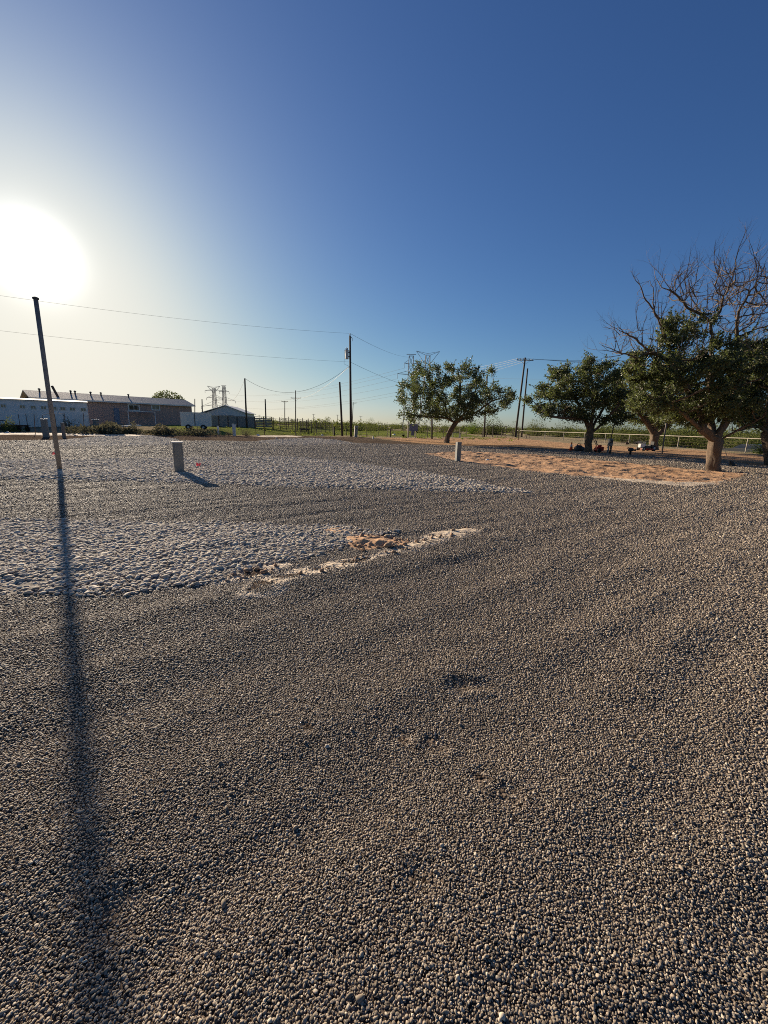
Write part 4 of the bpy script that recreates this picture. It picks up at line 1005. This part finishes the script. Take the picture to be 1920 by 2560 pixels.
MB().lathe([(.10, .42), (.12, .46), (.12, .52), (.05, .55)], (.02, 0, 0), 10).build('starter_cap', M_red, o)
for s in (-.26, .26): MB().lathe([(.05, -.04), (.15, -.03), (.16, .0), (.15, .03), (.05, .04)], (-.1, s, .16), 12, 'Y').build('wheel', M_black, o)
for s in (-.12, .12): MB().tube([(-.1, s, .35), (-.5, s, 1.0), (-.62, s, 1.15), (-.82, s, 1.2)], .022, 5).build('handle', M_dark, o)
MB().tube([(-.62, -.12, 1.15), (-.62, .12, 1.15)], .018, 5).build('cross_bar', M_dark, o)
b = G(1488, 1129); o = thing('shovel', b, 'dark long handled shovel standing beside the red tiller', 'shovel'); h = top_z(b, 1092) - b.z
MB().tube([(0, 0, .25), (.08, .1, h)], .022, 6).build('handle', M_wood_dark, o)
MB().add([(-.10, 0, .28), (.10, 0, .28), (.11, .02, .08), (0, .04, -.04), (-.11, .02, .08), (-.10, .03, .28), (.10, .03, .28), (.11, .05, .08), (0, .07, -.04), (-.11, .05, .08)], [(0, 1, 2, 3, 4), (9, 8, 7, 6, 5), (0, 5, 6, 1), (1, 6, 7, 2), (2, 7, 8, 3), (3, 8, 9, 4), (4, 9, 5, 0)]).build('blade', M_dark, o)
b = G(1575, 1137); o = thing('yard_hydrant', b, 'small dark hydrant standing alone between the two shaded trees', 'hydrant'); h = top_z(b, 1119) - b.z
MB().lathe([(.06, -.05), (.06, h * .45), (.15, h * .5), (.17, h * .8), (.12, h * .95), (.04, h)], (0, 0, 0), 10).build('body', M_dark, o, True)
MB().lathe([(.05, 0), (.05, .16), (.07, .16), (.07, .2)], (.12, 0, h * .66), 8, 'X').build('spout', M_dark, o)
MB().tube([(-.05, 0, h * .9), (-.2, 0, h * 1.0), (-.26, 0, h * .85)], .025, 5).build('lever', M_dark, o)
b = G(1618, 1127); o = thing('riding_mower', b, 'dark riding mower with pale hood at the foot of the dense tree', 'mower', rz=.2)
MB().box(-.55, .45, -.28, .28, .22, .42, ch=.08).build('chassis', M_dark, o)
MB().box(-.85, -.35, -.22, .22, .28, .58, ch=.1).build('hood', M_white, o)
MB().box(.1, .45, -.2, .2, .42, .52, ch=.06).build('seat', M_black, o); MB().box(.4, .48, -.2, .2, .5, .78, ch=.03).build('backrest', M_black, o)
MB().tube([(-.3, 0, .5), (-.12, 0, .75)], .02, 5).build('steering_column', M_dark, o); MB().lathe([(.13, 0), (.15, .015), (.13, .03)], (-.12, 0, .75), 12).build('steering_wheel', M_black, o)
for (px, py, rr) in ((-.65, -.34, .16), (-.65, .24, .16), (.3, -.38, .24), (.3, .26, .24)):
    wl = MB().lathe([(rr * .5, 0), (rr, .015), (rr, .11), (rr * .5, .125)], (px, py, rr), 12, 'Y').build('wheel', M_black, o); MB().lathe([(rr * .4, -.01), (rr * .4, .0)], (px, py, rr), 8, 'Y').build('rim', M_pedcap, wl)
MB().box(-.3, .25, -.42, .42, .08, .2, ch=.06).build('mower_deck', M_red, o)
b = G(1655, 1136); o, t = pole('fence_stake', b, tip_at(b, 1668, 1046), .05, .045, M_wood_grey, 'thin weathered stake leaning right, in front of the dense tree', 'stake')
b = G(1825, 1166); o = thing('long_broom', b, 'long handled dark broom leaning against the big near tree', 'broom')  # a broom, bristles down on the ground
tp = at(1808, 1115, b.y + .2) - b
MB().tube([tp * .18, tp * .6 + Vector((.02, 0, 0)), tp], .014, 6).build('handle', M_wood_grey, o)
MB().add([(-.03, -.04, .26), (.04, -.04, .26), (.04, .04, .26), (-.03, .04, .26), (.0, -.12, 0), (.30, -.12, -.01), (.30, .08, -.01), (.0, .08, 0)], [(0, 1, 2, 3), (7, 6, 5, 4), (0, 4, 5, 1), (1, 5, 6, 2), (2, 6, 7, 3), (3, 7, 4, 0)]).build('bristle_head', M_black, o)
b = G(1567, 1113); o = thing('gate_valve', b, 'little dark valve post by the pipe fence behind the hydrant', 'valve'); h = top_z(b, 1098) - b.z
MB().tube([(0, 0, -.1), (0, 0, h * .8)], .05, 6).build('stem', M_rust, o); MB().lathe([(.16, -.03), (.19, 0), (.16, .03)], (0, 0, h * .85), 12).build('handwheel', M_dark, o)
MB().lathe([(.1, -.2), (.12, -.1), (.12, .1), (.1, .2)], (0, 0, h * .3), 8, 'X').build('valve_body', M_rust, o)

# ------------------------------------------------------------------ fences
def pipe_fence():
    us = [1290, 1361, 1408, 1460, 1513, 1573, 1632, 1697, 1778, 1870, 1975]
    o = thing('pipe_fence', (0, 0, 0), 'weathered white pipe rail fence running behind the shaded trees', 'fence')
    pts = []
    for u in us:
        d = ray(u, 1100); n = Vector((-_fd[1], _fd[0], 0)); A = Vector((FA[0], FA[1], 0)); k = A.dot(n) / d.dot(n); p = d * k; pts.append(Vector((p.x, p.y, Hs(p.x, p.y))))
    hh = 1.18
    for i, p in enumerate(pts):
        MB().tube([(p.x, p.y, p.z - .2), (p.x, p.y, p.z + hh)], .045 if i else .08, 7).build('post', M_white_pipe, o)
    for i in range(len(pts) - 1):
        a, c = pts[i], pts[i + 1]
        MB().tube([a + Vector((0, 0, hh + .03)), c + Vector((0, 0, hh + .03))], .04, 7).build('top_rail', M_white_pipe, o)
        for z in (.32, .62, .9): MB().tube([a + Vector((0, .06, z)), c + Vector((0, .06, z))], .005, 3).build('wire', M_rust, o)
pipe_fence()
def wire_fence(name, label, plist, hh, wires, mpost, wr=.011, pr=.035):
    """plist: (u, v_base, radius factor, material, height factor)"""
    o = thing(name, (0, 0, 0), label, 'fence'); ps = []
    for (u, vb, rf_, mm, hf) in plist:
        b = G(u, vb); ps.append(b); lean = Vector((random.uniform(-.05, .05), 0, 0))
        MB().tube([b - Vector((0, 0, .2)), b + lean + Vector((0, 0, hh * hf))], pr * rf_, 6).build('post', mm or mpost, o)
    for i in range(len(ps) - 1):
        for k in range(wires):
            z = Vector((0, -.04, hh * (.12 + .85 * k / (wires - 1)))); m_ = ps[i].lerp(ps[i + 1], .5) + z - Vector((0, 0, .02))
            MB().tube([ps[i] + z, m_, ps[i + 1] + z], wr, 3).build('wire', M_rust, o)
    return o
WG, WD = M_wood_grey, M_wood_dark
wire_fence('wire_fence', 'strand wire fence with dark posts across the green field behind the leaning tree',
           [(640, 1088, 1, None, 1), (661, 1089, 1.3, None, 1), (740, 1089, 2.2, WD, 1), (787, 1088, 1, None, 1), (836, 1090, 3.2, WD, .9), (866, 1089, 1.6, WD, 1), (916, 1091, 1, None, 1.05), (945, 1091, 1, None, 1), (969, 1092, 1, None, 1), (976, 1093, 2.4, WD, .85), (1021, 1094, 1.2, None, 1), (1068, 1094, 1.4, WD, 1.05), (1108, 1094, 1.2, WD, 1), (1148, 1095, 1.5, WG, 1.1), (1165, 1094, 1, None, 1), (1206, 1094, 1.4, WD, 1), (1231, 1093, 1.8, WD, 1.5), (1283, 1092, 1.4, WD, 1)], 1.35, 4, M_rust)
# far field fence
wire_fence('field_fence', 'low far fence line across the pasture below the horizon', [(u, 1076 + (u - 900) * .02, 1, None, 1) for u in range(900, 1240, 27)], 1.5, 3, M_wood_dark, .014, .05)
# corral panels
def corral(u0, u1, v0, v1, n, label, hh=1.65):
    p0, p1 = G(u0, v0), G(u1, v1); o = thing('corral_panel_run', p0, label, 'corral', 'corral fencing'); v = (p1 - p0) / n
    post = None
    for i in range(n + 1):
        if post is None: post = MB().tube([(0, 0, -.2), (0, 0, hh * 1.08)], .055, 6).build('post', M_rust, o)
        else: share(post, o, v * i, scale=(1 + random.uniform(0, .6), 1, 1 + random.uniform(-.08, .12)))
    rail = None
    for i in range(n):
        for k in range(5):
            z = hh * (.15 + .82 * k / 4)
            if rail is None: rail = MB().tube([(0, 0, 0), v], .028, 5).build('rail', M_rust, o); rail.location = (0, 0, z)
            else: share(rail, o, v * i + Vector((0, 0, z)))
    return o
corral(684, 770, 1074, 1078, 6, 'rusty corral panels left of the crossarm pole, nearest the dark wall', 1.7)
corral(752, 832, 1083, 1081, 7, 'rusty corral panels between the crossarm pole and the leaning pole', 1.65)
corral(700, 815, 1070, 1069, 8, 'farthest rusty corral panels behind the others', 1.8)
# gate frames of dark pipe
def gate(u0, u1, vb, hh, label, rails, m=M_rust):
    a, c = G(u0, vb), G(u1, vb); o = thing('pipe_gate', a, label, 'gate'); v = c - a
    for q in (Vector((0, 0, 0)), v): MB().tube([q - Vector((0, 0, .1)), q + Vector((0, 0, hh))], .06, 6).build('post', m, o)
    for z in rails: MB().tube([Vector((0, 0, hh * z)), v + Vector((0, 0, hh * z))], .045, 6).build('rail', m, o)
    return o
gate(1216, 1264, 1092, 2.0, 'tall dark pipe gate frame right of the leaning tree', (.98, .2))
gate(1254, 1280, 1093, 1.35, 'low dark pipe frame left of the wide crossarm pole', (.62, .95))
gate(1316, 1324, 1096, .75, 'tiny dark pipe stile right of the bare pole', (.85,))
b = G(1296, 1100); pole('fence_stake', b, tip_at(b, 1297, 1068), .05, .04, M_rust, 'rusty stake at the left end of the pipe fence', 'stake')
# sign board, bench and bucket by the wire fence
b = G(1019, 1095); o = thing('board_sign', b, 'blue grey sheet on two white posts left of the leaning trunk', 'sign'); k = b.y / F; h = top_z(b, 1052) - b.z
for s in (0, 19 * k): MB().tube([(s, 0, -.1), (s, 0, h if s == 0 else h * .95)], .06, 6).build('post', M_white_pipe, o)
MB().box(3 * k, 24 * k, -.12, -.07, h * .42, h * .82).build('sheet', mat('blue_grey_sheet', (.16, .18, .24), (.11, .13, .18), .6, 2), o); MB().box(8 * k, 16 * k, -.18, -.125, h * .15, h * .45).build('lower_sheet', mat('blue_grey_sheet', (.16, .18, .24)), o)
b = G(1008, 1094); o = thing('bucket', b, 'small black bucket at the dirt edge left of the sheet sign', 'bucket'); MB().lathe([(.16, 0), (.20, .38), (.22, .38), (.22, .41), (.17, .41), (.14, .06)], (0, 0, 0), 12).build('pail', M_black, o, True); MB().tube([(-.2, 0, .4), (0, -.1, .52), (.2, 0, .4)], .012, 4).build('bail', M_steel, o)
b = G(1141, 1094); o = thing('bench_table', b, 'grey slatted bench behind the leaning trunk by the fence', 'bench'); k = b.y / F; w = 22 * k; h = .75
for i in range(3): MB().box(-w / 2, w / 2, -.3 + i * .21, -.12 + i * .21, h - .04, h).build('slat', M_pedgrey, o)
for s in (-1, 1):
    for t in (-1, 1): MB().box(s * w * .42 - .03, s * w * .42 + .03, t * .22 - .03, t * .22 + .03, -.05, h - .04).build('leg', M_pedgrey, o)
b = G(762, 1079); o = thing('feed_trough', b, 'dark feed trough inside the corral below the crossarm pole', 'trough')
MB().add([(-.9, -.3, .55), (.9, -.3, .55), (.9, .3, .55), (-.9, .3, .55), (-.75, -.18, .2), (.75, -.18, .2), (.75, .18, .2), (-.75, .18, .2), (-.84, -.25, .55), (.84, -.25, .55), (.84, .25, .55), (-.84, .25, .55), (-.7, -.14, .26), (.7, -.14, .26), (.7, .14, .26), (-.7, .14, .26)], [(0, 4, 5, 1), (1, 5, 6, 2), (2, 6, 7, 3), (3, 7, 4, 0), (4, 7, 6, 5), (0, 1, 9, 8), (1, 2, 10, 9), (2, 3, 11, 10), (3, 0, 8, 11), (8, 9, 13, 12), (9, 10, 14, 13), (10, 11, 15, 14), (11, 8, 12, 15), (12, 13, 14, 15)]).build('basin', M_dark, o)
for s in (-.6, .6): MB().box(s - .05, s + .05, -.2, .2, -.05, .22).build('leg', M_rust, o)

# ------------------------------------------------------------------ parked car and road beyond the fence
rd = []
for t in (-.35, -.1, .15, .4, .65, .9, 1.15, 1.4): rd.append(FA + (FB - FA) * t)
V = []; Fc = []
for t in np.linspace(-.4, 1.7, 60):
    p = FA + (FB - FA) * t
    for off in np.linspace(15, 21.5, 6):
        q = p + _fn * off; V.append((q[0], q[1], Hs(q[0], q[1]) + .07))
for i in range(59):
    for j in range(5): a = i * 6 + j; Fc.append((a, a + 1, a + 7, a + 6))
M_road = mat('worn_asphalt', (.13, .12, .11), (.09, .085, .08), .9, 3, .4, 60)
tag(npmesh('road', V, Fc, M_road), kind='structure')
cb = at(1868, 1133, 43); cb.z = Hs(cb.x, cb.y); car = thing('parked_car', cb, 'dark grey car parked beyond the pipe fence under the right trees', 'car', rz=math.atan2(_fd[1], _fd[0]) + .2)
M_car = mat('dark_grey_paint', (.05, .055, .06), (.045, .05, .055), .25, 1, spec=.6)
prof = [(-2.15, .30), (-2.18, .62), (-2.05, .80), (-1.35, .90), (-.95, .95), (-.35, 1.36), (.35, 1.42), (1.15, 1.38), (1.75, 1.02), (2.12, .96), (2.18, .60), (2.12, .30)]
n = len(prof)
def wy(z): return .88 if z < .96 else .88 - (z - .95) * .55
MB().add([(x_, -wy(z_), z_) for x_, z_ in prof] + [(x_, wy(z_), z_) for x_, z_ in prof], [tuple(range(n)), tuple(range(2 * n - 1, n - 1, -1))] + [(i, (i + 1) % n, n + (i + 1) % n, n + i)[::-1] for i in range(n)]).build('body', M_car, car)
for s in (-1, 1):
    for (x0, x1, xa, xb) in ((-.80, .12, -.38, .12), (.2, 1.4, .2, 1.02)):
        yb, yt = .885 * s, .67 * s
        MB().add([(x0, yb, .97), (x1, yb, .97), (xb, yt, 1.34), (xa, yt, 1.34), (x0, yb - .02 * s, .97), (x1, yb - .02 * s, .97), (xb, yt - .02 * s, 1.34), (xa, yt - .02 * s, 1.34)], [(0, 1, 2, 3), (7, 6, 5, 4), (0, 4, 5, 1), (1, 5, 6, 2), (2, 6, 7, 3), (3, 7, 4, 0)]).build('side_window', M_glass, car)
    for xw in (-1.32, 1.32):
        wl = MB().lathe([(.15, -.10), (.31, -.10), (.335, -.06), (.335, .06), (.31, .10), (.15, .10)], (xw, .80 * s, .335), 16, 'Y').build('wheel', M_black, car); MB().lathe([(.19, -.005), (.20, .005)], (xw, .91 * s, .335), 12, 'Y').build('rim', M_steel, wl)
    MB().box(-2.19, -2.10, .45 * s if s > 0 else -.8, .8 if s > 0 else -.45, .62, .74).build('headlight', M_white, car); MB().box(2.11, 2.19, .5 if s > 0 else -.82, .82 if s > 0 else -.5, .72, .86).build('tail_light', M_red, car)
MB().add([(-.98, -.72, .98), (-.98, .72, .98), (-.40, .58, 1.36), (-.40, -.58, 1.36), (-1.0, -.72, .985), (-1.0, .72, .985), (-.42, .58, 1.375), (-.42, -.58, 1.375)], [(3, 2, 1, 0), (4, 5, 6, 7), (0, 1, 5, 4), (1, 2, 6, 5), (2, 3, 7, 6), (3, 0, 4, 7)]).build('windscreen', M_glass, car)

# ------------------------------------------------------------------ shrubs one can tell apart
def bush_px(u, vb, vt, wpx, label, Y=None, m=None, n=900, name='mesquite_bush', group='shrubs', ls=None):
    b = G(u, vb) if Y is None else gnd(u, Y); w = wpx * b.y / F; return bush(name, b, w, max(top_z(b, vt) - b.z, .3), label, m, n * (3 if Y and Y > 80 else 1), ls or max(.05, w * (.038 if Y and Y > 80 else .05)), group)
bush_px(1902, 1136, 1102, 44, 'bright green shrub beside the parked car', m=M_bush2, n=1400, name='green_shrub')
bush_px(1340, 1090, 1051, 48, 'feathery mesquite right of the bare pole', Y=95)
bush_px(1232, 1090, 1050, 60, 'mesquite behind the tall pipe gate', Y=95)
bush_px(1185, 1090, 1053, 40, 'yellow green mesquite right of the leaning trunk', Y=100, m=M_bush2)
bush_px(1290, 1090, 1058, 26, 'thin shrub at the foot of the wide crossarm pole', Y=82)
bush_px(1410, 1090, 1062, 55, 'mesquite just right of the feathery one, above the pipe fence', Y=90)
bush_px(926, 1080, 1050, 30, 'dark round mesquite alone right of the transformer pole', Y=190)
bush_px(815, 1080, 1046, 34, 'low mesquite left of the leaning bare pole on the skyline', Y=210)
bush_px(268, 1084, 1063, 130, 'grey green weed heap at the yard edge before the brown house', n=1600, name='weed_bush', m=M_weed)
bush_px(330, 1083, 1062, 60, 'bluish weed clump right of the grey green heap', n=900, name='weed_bush', m=M_weed)
bush_px(410, 1087, 1068, 90, 'low dark weeds before the box trailer', n=1200, name='weed_bush', m=M_weed)
bush_px(500, 1088, 1072, 80, 'dry weeds between the box trailer and the white post', n=900, name='weed_bush', m=M_weed)
bush_px(572, 1089, 1076, 24, 'dry tuft at the foot of the pale capped post', n=400, name='weed_bush', m=M_weed)
bush_px(615, 1090, 1074, 34, 'dry tuft right of the pale capped post', n=500, name='weed_bush', m=M_weed)
bush_px(170, 1075, 1042, 40, 'dark shrub against the white portable building', Y=47, n=700, name='weed_bush', m=M_weed)
bush_px(20, 1080, 1050, 60, 'green weeds round the old implement at the left edge', Y=40, n=900, name='weed_bush', m=M_bush)

# ------------------------------------------------------------------ yard clutter on the left
b = gnd(8, 44); o = thing('old_implement', b, 'old farm implement with a big spoked wheel at the left edge', 'implement'); k = 44 / F; R_ = 11 * k
wl = MB()
wl.tube([(R_ * math.cos(a), 0, R_ + R_ * math.sin(a)) for a in np.linspace(0, 2 * math.pi, 21)], .045, 6).build('wheel_rim', M_rust, o)
for a in np.linspace(0, math.pi, 5)[:-1]: MB().tube([(R_ * math.cos(a), 0, R_ + R_ * math.sin(a)), (-R_ * math.cos(a), 0, R_ - R_ * math.sin(a))], .02, 4).build('spoke', M_rust, o)
MB().tube([(0, 0, R_), (.9, 0, R_ * 1.5), (1.6, 0, .1)], .05, 5).build('frame', M_rust, o)
b = gnd(36, 41); o = thing('flatbed_cart', b, 'low dark flatbed cart among the weeds at the far left', 'cart')
for i in range(5): MB().box(-1.2, 1.2, -.5 + i * .2, -.31 + i * .2, .62, .68).build('plank', M_wood_dark, o)
for s in (-1, 1):
    for t in (-1, 1): MB().lathe([(.1, -.05), (.26, -.05), (.26, .05), (.1, .05)], (s * .8, t * .5, .27), 12, 'Y').build('wheel', M_black, o)
MB().box(-1.1, 1.1, -.35, -.28, .5, .615).build('beam', M_rust, o); MB().box(-1.1, 1.1, .28, .35, .5, .615).build('beam', M_rust, o)
for (u, vb, vt, lab) in ((88, 1086, 1036, 'thin steel stake left of the near pole'), (211, 1086, 1032, 'thin steel stake in front of the portable building end'), (311, 1085, 1055, 'thin steel stake in the weed heap')):
    b = G(u, vb); pole('fence_stake', b, tip_at(b, u - 3, vt), .028, .025, M_rust, lab, 'stake', sides=5)
b = gnd(134, 56); pole('chimney_pipe', Vector((b.x, b.y + 3.5, b.z)), tip_at(Vector((b.x, b.y + 3.5, 0)), 130, 965), .16, .16, M_rust, 'rusty stove pipe rising over the house roof behind the near pole', 'pipe', sides=8)
def slab(name, u, vb, w, d, h, m, label, rz=0., cat='board'):
    b = G(u, vb); o = MB().box(-w / 2, w / 2, -d / 2, d / 2, 0, h, ch=min(w, d) * .06).build(name, m); o.location = b; o.rotation_euler = (0, random.uniform(-.05, .05), rz); return tag(o, label, cat, 'scrap lying in the yard')
slab('scrap_board', 300, 1066, 2.6, .5, .14, M_white, 'white scrap board on the yard pile right of the stake', .2)
slab('scrap_board', 335, 1065, 1.8, .5, .18, M_white, 'pale scrap board at the right end of the yard pile', -.1)
slab('scrap_board', 268, 1067, 1.4, .4, .2, M_white_pipe, 'cream scrap board in the middle of the yard pile', .4)
slab('scrap_board', 165, 1069, 1.1, .5, .2, M_white, 'white scrap board right of the brown wooden post', .1)
slab('scrap_board', 62, 1066, 1.6, .3, .12, M_wall_wh, 'pale scrap board before the portable building door', .1)
b = G(241, 1068); o = thing('burn_barrel', b, 'grey barrel with a bright white lid on the yard pile', 'barrel')
MB().lathe([(.29, 0), (.30, .02), (.30, .3), (.315, .32), (.30, .34), (.30, .6), (.315, .62), (.30, .64), (.30, .9)], (0, 0, 0), 16).build('drum', M_pedgrey, o, True); MB().lathe([(.42, .9), (.44, .93), (.42, .97)], (0, 0, 0), 16).build('lid', M_white, o)
for (u0, v0, u1, v1, lab) in ((45, 1034, 64, 1034, 'white pipe leaning level before the portable building, left'), (105, 1037, 128, 1031, 'bent white pipe above the left hookup post'), (136, 1034, 160, 1033, 'white pipe right of the near pole')):
    a, c = at(u0, v0, 42.5), at(u1, v1, 42.5); o = thing('pipe_rack', Vector((a.x, a.y, Hs(a.x, a.y))), lab, 'pipe', 'white pipes on stakes'); bz = Vector((a.x, a.y, Hs(a.x, a.y)))
    MB().tube([a - bz, c - bz], .05, 6).build('pipe', M_white, o)
    for q in (a, c): MB().tube([(q.x - a.x, .0, -.1), (q.x - a.x, 0, q.z - bz.z)], .03, 5).build('stake', M_rust, o)
